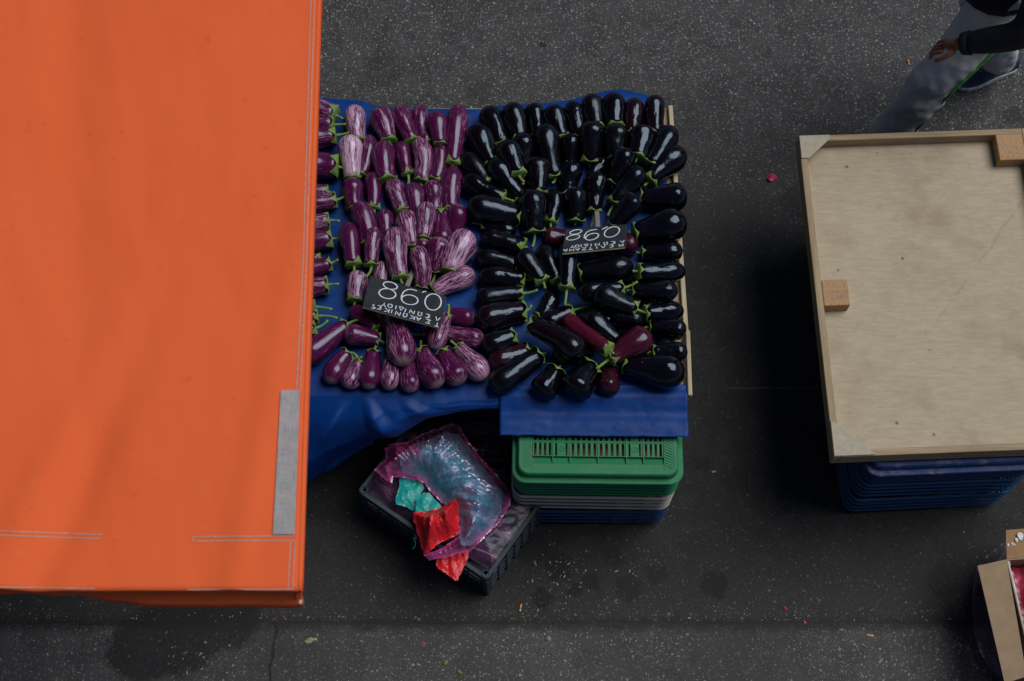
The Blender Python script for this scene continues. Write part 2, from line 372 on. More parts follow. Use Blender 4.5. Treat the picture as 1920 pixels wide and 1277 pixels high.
def from_bm(name, bm, mats, parent=None, smooth=False):
    bmesh.ops.recalc_face_normals(bm, faces=bm.faces)
    me = bpy.data.meshes.new(name); bm.to_mesh(me); bm.free()
    if smooth: me.shade_smooth()
    return link(name, me, mats, parent)
def bm_prism(bm, pts, z0, z1, mi=0):
    """vertical prism over a polygon given counter-clockwise or not"""
    n = len(pts); a = [bm.verts.new((p[0], p[1], z0 if not callable(z0) else z0(p))) for p in pts]
    b = [bm.verts.new((p[0], p[1], z1 if not callable(z1) else z1(p))) for p in pts]
    fs = [bm.faces.new(a[::-1]), bm.faces.new(b)]
    for i in range(n): fs.append(bm.faces.new((a[i], a[(i + 1) % n], b[(i + 1) % n], b[i])))
    for f in fs: f.material_index = mi
    return fs
def bm_box(bm, x0, x1, y0, y1, z0, z1, mi=0): return bm_prism(bm, [(x0, y0), (x1, y0), (x1, y1), (x0, y1)], z0, z1, mi)
def bevel(bm, w_=.002, seg=1):
    bmesh.ops.bevel(bm, geom=list(bm.edges), offset=w_, segments=seg, affect='EDGES', profile=.5)
def prism(name, pts, z0, z1, mat, parent=None, bw=.0018):
    bm = bmesh.new(); bm_prism(bm, pts, z0, z1)
    if bw: bevel(bm, bw)
    return from_bm(name, bm, mat, parent)
def tube_data(path, radii, seg=8, cap=True, base=0):
    path = [Vector(p) for p in path]; vs_, fs = [], []
    up = Vector((0, 0, 1)); n = len(path)
    prev = None
    for i, p in enumerate(path):
        d = (path[min(i + 1, n - 1)] - path[max(i - 1, 0)]).normalized()
        if prev is None:
            a = d.cross(up)
            if a.length < .1: a = d.cross(Vector((1, 0, 0)))
        else: a = prev - d * prev.dot(d)
        a.normalize(); prev = a; b = d.cross(a)
        r = radii[i] if isinstance(radii, (list, tuple)) else radii
        for k in range(seg):
            t = 2 * math.pi * k / seg; vs_.append(p + a * (r * math.cos(t)) + b * (r * math.sin(t)))
    for i in range(n - 1):
        for k in range(seg):
            k2 = (k + 1) % seg; fs.append((base + i * seg + k, base + i * seg + k2, base + (i + 1) * seg + k2, base + (i + 1) * seg + k))
    if cap:
        fs.append(tuple(base + k for k in range(seg))[::-1]); fs.append(tuple(base + (n - 1) * seg + k for k in range(seg)))
    return vs_, fs
def tube(name, path, radii, mat, parent=None, seg=8):
    v, f = tube_data(path, radii, seg); return part(name, v, f, mat, parent, True)
def lerp(a, b, t): return a + (b - a) * t
def interp(xs, ys, x):
    return float(np.interp(x, xs, ys))
def smooth01(t): t = max(0., min(1., t)); return t * t * (3 - 2 * t)
def bez(p0, p1, p2, n): return [p0 * (1 - t) ** 2 + p1 * (2 * t * (1 - t)) + p2 * t * t for t in [i / n for i in range(n + 1)]]
def fbm(x, y, z=0.0, o=4):
    s = 0; a = 1; f = 1
    for _ in range(o): s += a * noise.noise(Vector((x * f, y * f, z + 3.1 * _))); a *= .5; f *= 2.03
    return s
def ridge(x, y, z=0.0, o=4):
    s = 0; a = 1; f = 1
    for _ in range(o): s += a * (1 - 2 * abs(noise.noise(Vector((x * f, y * f, z + 5.3 * _))))) ; a *= .5; f *= 2.1
    return s

# ------------------------------------------------------------------ the ground
def grid_sheet(name, x0, x1, y0, y1, nx, ny, zf, mat):
    vs_ = [(lerp(x0, x1, i / nx), lerp(y0, y1, j / ny), zf(lerp(x0, x1, i / nx), lerp(y0, y1, j / ny))) for j in range(ny + 1) for i in range(nx + 1)]
    fs = [(j * (nx + 1) + i, j * (nx + 1) + i + 1, (j + 1) * (nx + 1) + i + 1, (j + 1) * (nx + 1) + i) for j in range(ny) for i in range(nx)]
    return part(name, vs_, fs, mat, None, True)
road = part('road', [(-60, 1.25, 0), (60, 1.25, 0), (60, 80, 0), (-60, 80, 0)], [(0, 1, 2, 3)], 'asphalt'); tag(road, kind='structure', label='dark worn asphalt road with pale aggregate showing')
# concrete gutter strip at the foot of the frame, with a slightly ragged broken edge 6 mm proud
ne = 240; gv = []
for i in range(ne + 1):
    x = lerp(-4, 4, i / ne); gv.append((x, 1.262 + .006 * fbm(x * 9, 0) + .012 * fbm(x * 1.1, 7), .006))
gt = [(-4, -60, .006), (4, -60, .006)]
bm = bmesh.new()
top = [bm.verts.new(p) for p in gv] + [bm.verts.new((4, -60, .006)), bm.verts.new((-4, -60, .006))]
bm.faces.new(top)
low = [bm.verts.new((p[0], p[1], -.01)) for p in gv]
for i in range(ne): bm.faces.new((top[i], top[i + 1], low[i + 1], low[i]))
for s in (-1, 1):
    a = [bm.verts.new(p) for p in ((s * 4, 1.24, .006), (s * 60, 1.24, .006), (s * 60, -60, .006), (s * 4, -60, .006))]; bm.faces.new(a)
tag(from_bm('gutter_strip', bm, 'gutter'), kind='structure', label='lighter grey gutter strip along the road edge')
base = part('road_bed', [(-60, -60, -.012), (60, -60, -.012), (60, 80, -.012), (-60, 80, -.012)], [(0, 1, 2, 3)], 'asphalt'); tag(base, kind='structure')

# loose grit and litter crumbs, one mesh each
def chips(name, mat, n, where, size, flat, label, seed):
    rg = random.Random(seed); bm = bmesh.new()
    for _ in range(n):
        p = where(rg); s = size * (.4 + rg.random() ** 2 * 1.2); a = rg.random() * 6.28; el = rg.uniform(1, flat)
        zz = (.006 if p[1] < 1.24 else 0)
        k = rg.choice((4, 5, 6)); ring = []
        for i in range(k):
            t = 6.283 * i / k; rr = s * rg.uniform(.7, 1.1); x = math.cos(t) * rr * el; y = math.sin(t) * rr
            ring.append((p[0] + x * math.cos(a) - y * math.sin(a), p[1] + x * math.sin(a) + y * math.cos(a)))
        h = s * rg.uniform(.3, .8)
        lo = [bm.verts.new((q[0], q[1], zz - .001)) for q in ring]; cx = sum(q[0] for q in ring) / k; cy = sum(q[1] for q in ring) / k
        hi = [bm.verts.new((lerp(q[0], cx, .3), lerp(q[1], cy, .3), zz + h)) for q in ring]
        bm.faces.new(hi)
        for i in range(k): bm.faces.new((lo[i], lo[(i + 1) % k], hi[(i + 1) % k], hi[i]))
    tag(from_bm(name, bm, mat), label, 'litter', kind='stuff')
def w_line(rg): return (rg.uniform(-2.2, 2.2), 1.275 + abs(rg.gauss(0, .018)))
def w_south(rg): return (rg.uniform(-2.3, 2.3), rg.uniform(.8, 1.7))
def w_road(rg): return (rg.uniform(-2.5, 2.5), rg.uniform(1.3, 4.4))
def w_clump(rg):
    c = P(*rg.choice(((1040, 1060), (1080, 1080), (340, 1230), (410, 1250), (1790, 1215), (1020, 1120), (1200, 1060)))); return (c.x + rg.gauss(0, .07), c.y + rg.gauss(0, .04))
chips('grit', 'grit', 700, w_south, .0022, 1.6, 'tiny pale stone chips scattered over the gutter and road edge', 1)
chips('road_grit', 'grit', 450, w_road, .0020, 1.5, 'tiny pale stone chips scattered over the asphalt', 2)
chips('straw_crumbs', 'straw', 260, w_line, .0022, 3.0, 'brown straw and peel crumbs gathered along the gutter joint', 3)
chips('litter_crumbs', 'straw', 200, w_clump, .0028, 3.2, 'small straw and stem crumbs in loose clumps on the road', 4)

def litter(name, label, cat, px, py, mat, shape, rot=0, group=None, s=.02):
    p = P(px, py); zz = .0065 if py > 1205 else .0005
    bm = bmesh.new(); rg = random.Random(px)
    if shape == 'butt':
        v, f = tube_data([Vector((-.014, 0, .004)), Vector((.008, 0, .004))], .0038, 10)
        o = thing(name, label, cat, (p.x, p.y, zz), rot, group); part('filter', v, f, mat, o, True)
        v, f = tube_data([Vector((.008, 0, .004)), Vector((.0135, .0006, .004))], [.0038, .0034], 10); part('tip', v, f, 'ash_white', o, True); bm.free(); return o
    n = 18; ring = []
    for i in range(n):
        t = 6.283 * i / n
        if shape == 'leaf': x = s * math.cos(t); y = s * .42 * math.sin(t) * (1 + .3 * math.cos(3 * t))
        else: rr = s * rg.uniform(.6, 1.05); x = rr * math.cos(t); y = rr * .7 * math.sin(t)
        ring.append(Vector((x, y, .002 + .12 * s * (1 + math.sin(2 * t)) + rg.uniform(0, .08) * s)))
    c = bm.verts.new((0, 0, .0015 + .45 * s)); vv = [bm.verts.new(q) for q in ring]; lo = bm.verts.new((0, 0, .0003))
    for i in range(n): bm.faces.new((vv[i], vv[(i + 1) % n], c)); bm.faces.new((vv[(i + 1) % n], vv[i], lo))
    bm.free() if False else None
    o = from_bm(name, bm, mat); o.location = (p.x, p.y, zz); o.rotation_euler = (0, 0, rot); return tag(o, label, cat, group)
litter('cigarette_butt', 'orange cigarette butt on the asphalt beside the walking legs', 'cigarette butt', 1703, 118, 'paper_butt', 'butt', -1.5)
litter('cigarette_butt', 'orange cigarette butt standing out on the dark road below the black crate', 'cigarette butt', 976, 1140, 'paper_butt', 'butt', -1.75)
litter('cigarette_butt', 'orange cigarette butt lying on the gutter joint near the cardboard box', 'cigarette butt', 1630, 1192, 'paper_butt', 'butt', -.15)
litter('onion_peel', 'crumpled dark red onion peel on the road between the two stalls', 'onion peel', 1447, 334, 'onion_skin', 'peel', .3, s=.032)
litter('onion_peel', 'small crimson onion scrap near the gutter, the nearer of two left of the cardboard box', 'onion peel', 1508, 1168, 'onion_skin', 'peel', 1, s=.010)
litter('onion_peel', 'small crimson onion scrap on the road below the gap between the crate stacks', 'onion peel', 1472, 1141, 'onion_skin', 'peel', 2, s=.009)
litter('onion_peel', 'pinkish onion scrap beside the gutter joint left of the bottle cap', 'onion peel', 793, 1205, 'onion_skin', 'peel', 2, s=.012)
litter('leaf', 'small green leaf scrap on the gutter strip, left one of two', 'leaf', 836, 1243, 'leaf', 'peel', .4, s=.012)
litter('leaf', 'small green leaf scrap on the gutter strip, right one of two', 'leaf', 863, 1262, 'leaf', 'leaf', -.9, s=.013)
litter('leaf', 'long pale leaf lying flat near the awning corner', 'leaf', 583, 1201, 'pale_leaf', 'leaf', .15, s=.024)
litter('leaf', 'tiny yellow leaf on the road right of the green crate stack', 'leaf', 1338, 885, 'pale_leaf', 'leaf', .1, s=.010)
capo = tube('bottle_cap', [Vector((0, 0, .003)), Vector((0, 0, .0105))], [.0125, .0105], 'metal', None, 16); q = P(1028, 1198); capo.location = (q.x, q.y, .0)
tag(capo, 'round bottle cap lying on the gutter joint', 'bottle cap')

# ------------------------------------------------------------------ crates
def rrect(L, W, r, n=5):
    pts = []
    for cx, cy, a0 in ((L / 2 - r, W / 2 - r, 0), (-L / 2 + r, W / 2 - r, 90), (-L / 2 + r, -W / 2 + r, 180), (L / 2 - r, -W / 2 + r, 270)):
        for i in range(n + 1):
            a = R(a0 + 90 * i / n); pts.append((cx + r * math.cos(a), cy + r * math.sin(a)))
    return pts
def ring_mesh(name, secs, t, n=5):
    """secs: list of (L, W, r, z) outline sections from low to high; wall of thickness t inside"""
    vs_ = []; k = 4 * (n + 1); m = len(secs)
    for L, W, r, z in secs: vs_ += [(x, y, z) for x, y in rrect(L, W, r, n)]
    for L, W, r, z in secs: vs_ += [(x, y, z) for x, y in rrect(L - 2 * t, W - 2 * t, max(r - t, .002), n)]
    fs = []
    for s in range(m - 1):
        for i in range(k):
            j = (i + 1) % k
            fs.append((s * k + i, s * k + j, (s + 1) * k + j, (s + 1) * k + i))
            o = m * k; fs.append((o + s * k + j, o + s * k + i, o + (s + 1) * k + i, o + (s + 1) * k + j))
    for i in range(k):
        j = (i + 1) % k; o = m * k
        fs.append((j, i, o + i, o + j)); s = (m - 1) * k; fs.append((s + i, s + j, o + s + j, o + s + i))
    return mesh(name, vs_, fs)
_crate_cache = {}
def crate_parts(L, W, H, top):
    """an upturned vented crate: slotted base on top, flange 35 mm below it, slatted walls"""
    key = (L, W, H, top)
    if key in _crate_cache: return _crate_cache[key]
    out = []
    fz = H - (.038 if top else -.004); il = L - .038; iw = W - .040
    if top: out.append(('flange', ring_mesh('flange', [(L - .004, W - .004, .05, fz - .005), (L, W, .052, fz), (L - .006, W - .006, .05, fz + .004)], .03)))
    if top:
        out.append(('base_edge', ring_mesh('base_edge', [(il, iw, .04, fz), (il - .004, iw - .004, .04, H - .006), (il - .014, iw - .014, .036, H)], .012)))
        bm = bmesh.new()
        xi, yi = il / 2 - .018, iw / 2 - .018
        # side strips, front and rear bands
        bm_box(bm, -xi, -xi + .036, -yi, yi, H - .010, H - .002); bm_box(bm, xi - .036, xi, -yi, yi, H - .010, H - .002)
        x0, x1 = -xi + .0365, xi - .0365
        for s in (-1, 1):
            # sunk band with sloping lip
            ya, yb = sorted((s * (yi - .001), s * (yi - .026)))
            bm_box(bm, x0, x1, ya, yb, H - .012, H - .004)
            ya, yb = sorted((s * (yi - .0265), s * (yi - .055)))
            bm_prism(bm, [(x0, ya), (x1, ya), (x1, yb), (x0, yb)], H - .022, lambda p, s=s: H - (.005 if abs(p[1]) > yi - .03 else .014))
        ribs = [x0, lerp(x0, x1, .155), lerp(x0, x1, .285), .5 * (x0 + x1), lerp(x0, x1, .715), lerp(x0, x1, .845), x1]
        yr = [-yi + .0555, -yi + .112, -yi + .122, 0.0]
        rows = [(-yi + .0560, -yi + .105), (-yi + .115, -yi + .165), (-(-yi + .165), -(-yi + .115)), (-(-yi + .105), -(-yi + .0560))]
        rows = [tuple(sorted(r_)) for r_ in rows]
        counts = [4, 2, 5, 5, 2, 4]
        for (ya, yb) in rows:
            for c in range(6):
                a, b = ribs[c] + .0015, ribs[c + 1] - .0015; k = counts[c]
                if k == 2:
                    bm_box(bm, a, a + .007, ya, yb, H - .012, H - .004); bm_box(bm, a + .014, b - .014, ya, yb, H - .012, H - .004); bm_box(bm, b - .007, b, ya, yb, H - .012, H - .004)
                else:
                    wd = (b - a) / (2 * k + 1) ; sl = .50 * (b - a) / k
                    step = (b - a) / k
                    bm_box(bm, a, a + (step - sl) / 2, ya, yb, H - .012, H - .004)
                    for q in range(k - 1):
                        xx = a + step * (q + 1); bm_box(bm, xx - (step - sl) / 2, xx + (step - sl) / 2, ya, yb, H - .012, H - .004)
                    bm_box(bm, b - (step - sl) / 2, b, ya, yb, H - .012, H - .004)
        prev = -yi + .0555
        cross = sorted([-yi + .0475 + .0085, -yi + .1052, -(-yi + .1052), yi - .0475 - .0085])
        for y_ in (-yi + .1051, -yi + .1651, yi - .1749, yi - .1149):
            bm_box(bm, x0, x1, y_, y_ + .0098, H - .012, H - .003)
        out.append(('base_panel', bm_mesh('base_panel', bm)))
        bm = bmesh.new()
        for x in ribs[1:-1]: bm_box(bm, x - .0014, x + .0014, -yi + .03, yi - .03, H - .013, H - .0005)
        for y_ in (-yi + .055, -yi + .110, yi - .110, yi - .055): bm_box(bm, x0, x1, y_ - .0012, y_ + .0012, H - .013, H - .0008)
        out.append(('rib', bm_mesh('rib', bm)))
        bm = bmesh.new()
        for s in (-1, 1):
            y_ = -yi + .012
            while y_ < yi - .03:
                a = s * (xi - .033); b = s * (xi - .006)
                bm_prism(bm, [(a, y_ + .012), (b, y_), (b, y_ + .0028), (a, y_ + .0148)], H - .003, H + .0006); y_ += .0105
        out.append(('grip_ridges', bm_mesh('grip_ridges', bm)))
        bm = bmesh.new()
        for xq in (lerp(ribs[1], ribs[2], .5), lerp(ribs[4], ribs[5], .5)):
            for r_ in (.011, .0055):
                v, f = tube_data([Vector((xq + r_ * math.cos(a * .5236), -yi + .082 + r_ * math.sin(a * .5236), H - .0035)) for a in range(13)], .0009, 5, False)
                vv = [bm.verts.new(p) for p in v]; [bm.faces.new([vv[i] for i in ff]) for ff in f]
        out.append(('stud', bm_mesh('stud', bm)))
        # deep flat tray under the slots
        bm = bmesh.new(); bm_box(bm, -xi, xi, -yi, yi, H - .060, H - .056); out.append(('inner_deck', bm_mesh('inner_deck', bm)))
    ns = 5 if top and H > .2 else 4; zlo = .004; hh = (fz - (.012 if top else .0) - zlo) / ns; tp = .008
    for i in range(ns):
        z1 = fz - (.012 if top else .0) - i * hh; z0 = z1 - hh * (.58 if i or top else .75)
        k0 = tp * (1 - z0 / H); k1 = tp * (1 - z1 / H)
        out.append(('slat', ring_mesh('slat', [(L - .020 - k0, W - .020 - k0, .042, z0), (L - .008 - k0, W - .008 - k0, .046, z1 - .006), (L - .020 - k1, W - .020 - k1, .042, z1)], .004)))
    bm = bmesh.new(); bm_box(bm, -.0018, .0018, -.0085, .0085, 0, fz - .005 - (0 if top else .004)); rib = bm_mesh('wall_rib', bm)
    for i in range(1, 6):
        for sg in (-1, 1): out.append(('wall_rib', rib, (-L / 2 + L * i / 6, sg * (W / 2 - .0295), 0), 0))
    for i in range(1, 4):
        for sg in (-1, 1): out.append(('wall_rib', rib, (sg * (L / 2 - .0295), -W / 2 + W * i / 4, 0), math.pi / 2))
    _crate_cache[key] = out; return out
def bm_mesh(name, bm):
    bmesh.ops.recalc_face_normals(bm, faces=bm.faces); me = bpy.data.meshes.new(name); bm.to_mesh(me); bm.free(); return me
def crate(label, mat, x, y, z, rz, L=.61, W=.40, H=.175, top=True, group=None, topmat=None):
    o = thing('crate', label, 'crate', (x, y, z), rz, group)
    for it in crate_parts(L, W, H, top):
        nm, me = it[:2]
        c = bpy.data.objects.new(nm, me); C.objects.link(c); c.parent = o
        if len(it) > 2: c.location = it[2]; c.rotation_euler = (0, 0, it[3])
        if not me.materials: me.materials.append(M['green_plastic'])
        mm = topmat if (topmat and nm in ('base_panel', 'base_edge', 'flange', 'grip_ridges', 'rib', 'stud')) else mat
        if nm == 'inner_deck': mm = 'card_in'
        if nm == 'grip_ridges': c['kind'] = 'stuff'
        c.material_slots[0].link = 'OBJECT'; c.material_slots[0].material = M[mm]
    return o
GS = 'crates stacked under the front of the eggplant stall'
fl = P(962, 908, .525); fr = P(1283, 912, .525)
cx, cy = (fl.x + fr.x) / 2, fl.y + .200
grz = math.atan2(fr.y - fl.y, fr.x - fl.x)
for i, (lb, mt, dx, dr) in enumerate((('dark blue vented crate at the bottom of the stack under the eggplant stall', 'navy_plastic', -.014, .008), ('off white vented crate between the green and the blue crate', 'white_plastic', -.006, -.004), ('green vented crate upside down on top of the stack beside the blue flap', 'green_plastic', 0, 0))):
    crate(lb, mt, cx + dx, cy, i * .1745, grz + dr, L=.62, H=.2145 if i == 2 else .172, top=(i == 2), group=GS)
# stacking lugs so the crates rest on each other are part of the taller hidden walls: lift checked below
NS = 'crates hidden deeper under the eggplant stall'
for i in range(3): crate('green vented crate in the rear right stack under the stall, level %s' % ('ground', 'middle', 'top')[i], 'green_plastic', .345, 2.86, i * .1935, .01, L=.62, H=.176 if i == 2 else .191, top=(i == 2), group=NS)
for i in range(3): crate('dark crate in the left stack under the stall, level %s' % ('ground', 'middle', 'top')[i], 'navy_plastic', -1.0, 2.55, i * .1935, 0, H=.176 if i == 2 else .191, top=(i == 2), group=NS)
BS = 'dark blue crates holding up the wooden board'
RZ = R(2.6)
blc = P(1635, 885, .48)
for i in range(3):
    q = Matrix.Rotation(RZ, 2) @ Vector((.305, .20))
    o = crate('dark blue crate in the front stack under the wooden board, %s one' % ('lowest', 'middle', 'topmost')[i], 'teal_plastic' if i < 2 else 'navy_plastic', blc.x + q.x - .004, blc.y + q.y + .002, i * .177, RZ + (.006, -.004, 0)[i], L=.645, W=.44, H=.159 if i == 2 else .174, top=(i == 2), group=BS, topmat='navy_top' if i == 2 else None)
for i in range(3):
    crate('dark blue crate hidden under the rear of the wooden board, %s one' % ('lowest', 'middle', 'topmost')[i], 'teal_plastic', 1.63, 2.78, i * .177, RZ, L=.61, H=.159 if i == 2 else .174, top=(i == 2), group=BS)

# ------------------------------------------------------------------ wooden board on the blue crates
BT = .592; BB = BT - .068
A = P(1497, 255, BT); Bq = P(1563, 857, BT); ex = (P(1925, 240, BT) - A); ex.z = 0
ex = ex.normalized(); ey = (A - Bq); LEN = ey.length; ey = ey.normalized(); WID = .918
org = Vector((Bq.x, Bq.y, BB))
board = thing('wooden_tabletop', 'upturned plywood tabletop with raised batten frame lying on dark blue crates', 'tabletop', org)
def bq(u, v): p = ex * u + ey * v; return (p.x, p.y)
def quad(u0, u1, v0, v1): return [bq(u0, v0), bq(u1, v0), bq(u1, v1), bq(u0, v1)]
BH = BT - BB; bt = .026
prism('panel', quad(bt - .004, WID - bt + .004, bt - .004, LEN - bt + .004), .006, .016, 'plywood', board, 0)
prism('batten', quad(0, bt, 0, LEN), 0, BH, 'batten_y', board)
prism('batten', quad(WID - bt, WID, 0, LEN), 0, BH, 'batten_y', board)
prism('batten', quad(bt + .0005, WID - bt - .0005, LEN - bt, LEN), 0, BH, 'batten', board)
prism('batten', quad(bt + .0005, WID - bt - .0005, 0, bt), 0, BH, 'batten', board)
g = .105
prism('gusset', [bq(.002, LEN - .002), bq(.002, LEN - g), bq(.030, LEN - g - .002), bq(g + .018, LEN - .020), bq(g + .018, LEN - .002)], BH + .0005, BH + .006, 'gusset', board, .001)
prism('gusset', [bq(.002, .002), bq(g + .045, .002), bq(g + .022, .026), bq(.028, g + .015), bq(.002, g + .035)], BH + .0005, BH + .006, 'gusset', board, .001)
for (ua, va, uw, vw) in ((WID - bt - .108, LEN - bt - .118, .106, .118), (bt + .001, .60, .098, .108)):
    o_ = prism('block', quad(ua, ua + uw, va, va + vw), .0165, BH + .001, 'painted_block', board, .002)

# ------------------------------------------------------------------ stall table and its blue tarps
T = .600
tx0, tx1, ty0, ty1 = -1.35, .628, 1.965, 3.205
tb = thing('stall_table', 'low stall table of boards under the blue tarp, with pale battens along its right edge', 'table', (0, 0, 0))
tbl = prism('tabletop', [(tx0, ty0), (tx1, ty0), (tx1, ty1), (tx0, ty1)], T - .022, T - .006, 'batten', tb, 0)
for y_ in (2.02, 2.72, 3.0): prism('cross_rail', [(tx0, y_), (tx1 - .03, y_), (tx1 - .03, y_ + .05), (tx0, y_ + .05)], .563, T - .0225, 'batten', tb, 0)
e0 = P(1251, 195, T + .014); e1 = P(1279, 560, T + .014); e1b = P(1285, 628, T + .014); e2 = P(1292, 745, T + .014)
xo = .009
def strip_prism(name, p, q, wl, z0, z1, mat):
    d = (q - p); d.z = 0; n_ = Vector((-d.y, d.x, 0)).normalized() * (wl / 2)
    return prism(name, [(p + n_)[:2], (q + n_)[:2], (q - n_)[:2], (p - n_)[:2]], z0, z1, mat, tb, .0025)
strip_prism('edge_batten', P(1257, 197, T + .014), P(1287, 626, T + .014), .018, T - .02, T + .014, 'pale_batten')
strip_prism('edge_batten', P(1288, 620, T + .014) + Vector((.003, 0, 0)), P(1294, 742, T + .014), .016, T - .01, T + .020, 'pale_batten')
for s in (.05, 1.15):
    prism('leg', [(tx0 + .02, ty0 + s), (tx0 + .06, ty0 + s), (tx0 + .06, ty0 + s + .04), (tx0 + .02, ty0 + s + .04)], .0, T - .0225, 'batten', tb, .002)

def sheet(name, rows, mat, parent=None, thick=.0012, cat=None, label=None):
    """rows: list of equal-length lists of points"""
    m = len(rows); n = len(rows[0]); vs_ = [p for r_ in rows for p in r_]
    fs = [(j * n + i, j * n + i + 1, (j + 1) * n + i + 1, (j + 1) * n + i) for j in range(m - 1) for i in range(n - 1)]
    o = part(name, vs_, fs, mat, parent, True)
    md = o.modifiers.new('s', 'SOLIDIFY'); md.thickness = thick; md.offset = -1
    if label: tag(o, label, cat)
    return o
NX = [560, 590, 640, 680, 715, 760, 830, 900, 950, 1010, 1060, 1110, 1145, 1165, 1200, 1240, 1253, 1300]
NYp = [183, 183, 187, 190, 203, 205, 206, 205, 200, 198, 192, 180, 172, 171, 177, 190, 200, 205]
def north_y(x):      # world y of the tarp's north edge for world x
    px = 960 + x * pscale(195, T); return P(px, interp(NX, NYp, px), T).y
def top_z(x, y):
    e = smooth01((y - 3.1) / .15)
    return T + .0035 * fbm(x * 6, y * 6, 1.0) + .010 * e * max(0, fbm(x * 4, 3.3))
# left tarp, hanging down in front
BXp = [300, 440, 575, 640, 700, 750, 800, 870, 940]; BYp = [985, 935, 868, 846, 820, 797, 779, 769, 764]; BZ = [.05, .10, .22, .30, .40, .47, .53, .565, .58]
nu, nv = 150, 60
xs = [lerp(-1.38, -.045, i / nu) for i in range(nu + 1)]
rows = []
for s in range(9):
    q = 1 - s / 8; rows.append([Vector((x, north_y(x) + .006 * math.sin(q * 1.6), T - .09 * q * q - .0 + (0 if q else top_z(x, 3.2) - T))) for x in xs])
for j in range(1, 41):
    v = j / 40; rows.append([Vector((x, lerp(north_y(x), 1.962, v), top_z(x, lerp(north_y(x), 1.962, v)))) for x in xs])
edge_row = rows[-1]
for j in range(1, nv + 1):
    v = j / nv; r_ = []
    for x, pt in zip(xs, edge_row):
        px = 960 + x * pscale(745, T)
        b = P(px, interp(BXp, BYp, px), interp(BXp, BZ, px))
        b.x = lerp(x, b.x, .9)
        drop = T - b.z
        p = pt.lerp(b, v)
        # roll over the edge, then hang
        p.y -= .055 * math.sin(v * math.pi) * min(1, drop * 3.5); p.z += .03 * math.sin(v * math.pi) * min(1, drop * 4)
        # diagonal folds fanning from the bench edge
        a = (x + .55) * 4.2 + v * 1.4 * (x + .2)
        f = .5 + .5 * math.sin(a * 2.6 + 1.0 * fbm(x * 2, v * 1.2, 0, 2)); f = f ** 1.5
        for (ax_, sl_, w_) in ((-.60, -.22, .085), (-.53, .12, .06), (-.80, -.12, .11), (-.40, .16, .06), (-1.0, -.1, .1)):
            tn = max(0, 1 - abs(x - ax_ - sl_ * v) / (w_ * (.35 + v))); q_ = .034 * tn * smooth01(v * 4) * min(1, drop * 4); p.y -= q_; p.z += q_ * .5
        amp = .05 * smooth01(v * 1.6) * min(1, drop * 3)
        p.y -= amp * f; p.z += amp * .4 * f
        k = .012 * ridge(x * 3 + v * .6, v * 1.1 - x * 1.2, 0, 2) * min(1, v * 4) * min(1, drop * 6 + .25)
        p.y -= k; p.z += .5 * k
        r_.append(p)
    rows.append(r_)
sheet('blue_tarp', rows, 'blue_tarp', None, label='blue tarp under the striped eggplants, its front edge hanging in diagonal folds', cat='tarp')
# darker second layer seen below it on the left
rows = []
for j in range(24):
    v = j / 23; r_ = []
    for i in range(60):
        x = lerp(-1.3, -.52, i / 59); px = 960 + x * pscale(800, .4)
        b = P(px, interp([300, 575, 650, 720], [1010, 906, 862, 820], px), interp([300, 575, 700], [.02, .12, .35], px)); a = Vector((x, 1.99, T - .03))
        p = a.lerp(b, v); p.y += .02; p.y -= .02 * ridge(x * 6, v * 2, 4) * v; r_.append(p)
    rows.append(r_)
sheet('blue_tarp', rows, 'blue_tarp', None, label='darker second layer of blue tarp hanging beneath the folds beside the awning', cat='tarp')
# right tarp with the straight flap over the green crate
xs = [lerp(-.085, .632, i / 80) for i in range(81)]
rows = []
for s in range(7):
    q = 1 - s / 6; rows.append([Vector((min(x, .618), north_y(x) + .008 * math.sin(q * 1.6) + .003, T + .004 - .07 * q * q)) for x in xs])
for j in range(1, 41):
    v = j / 40; rows.append([Vector((min(x, .604 + .0 * v) if j < 40 else x, lerp(north_y(x) + .003, 1.950, v), .004 + top_z(x, lerp(north_y(x), 1.95, v)))) for x in xs])
fx0 = P(937, 745, T).x
xs2 = [lerp(fx0, .640, i / 80) for i in range(81)]
sheet('blue_tarp', rows, 'blue_tarp', None, label='flat blue tarp under the black eggplants with a raised wavy far edge', cat='tarp')
rows = []
for j in range(41):
    v = j / 40; r_ = []
    for x in xs2:
        px = 960 + x * pscale(745, T); b = P(px, 816 + 4 * (px - 938) / 350 + 1.5 * fbm(x * 20, 1), .585); a = Vector((x, 2.0, T + .009))
        b.x = lerp(x, b.x, .6)
        p = a.lerp(b, v); p.z += .007 * math.sin(v * 3.14) ** 2 - .014 * math.exp(-((v - .55) / .16) ** 2) + .006 * math.exp(-((v - .22) / .1) ** 2) + .003 * fbm(x * 7, v * 2) + .005 * v * fbm(x * 3, 9)
        r_.append(p)
    rows.append(r_)
sheet('blue_tarp_flap', rows, 'blue_tarp', None, thick=.0018, label='blue tarp flap lying over the back of the green crate', cat='tarp')
hp = P(577, 806, .60); hq = P(560, 830, .40)
yh = thing('yellow_handle', 'short yellow handle poking out beside the awning against the blue tarp', 'handle', hp)
tube('grip', [Vector((-.16, -.17, -.16)), Vector((-.05, -.055, -.02)), Vector((0, 0, .035)), Vector((.004, .006, .041))], [.008, .009, .009, .004], 'yellow', yh, 12)

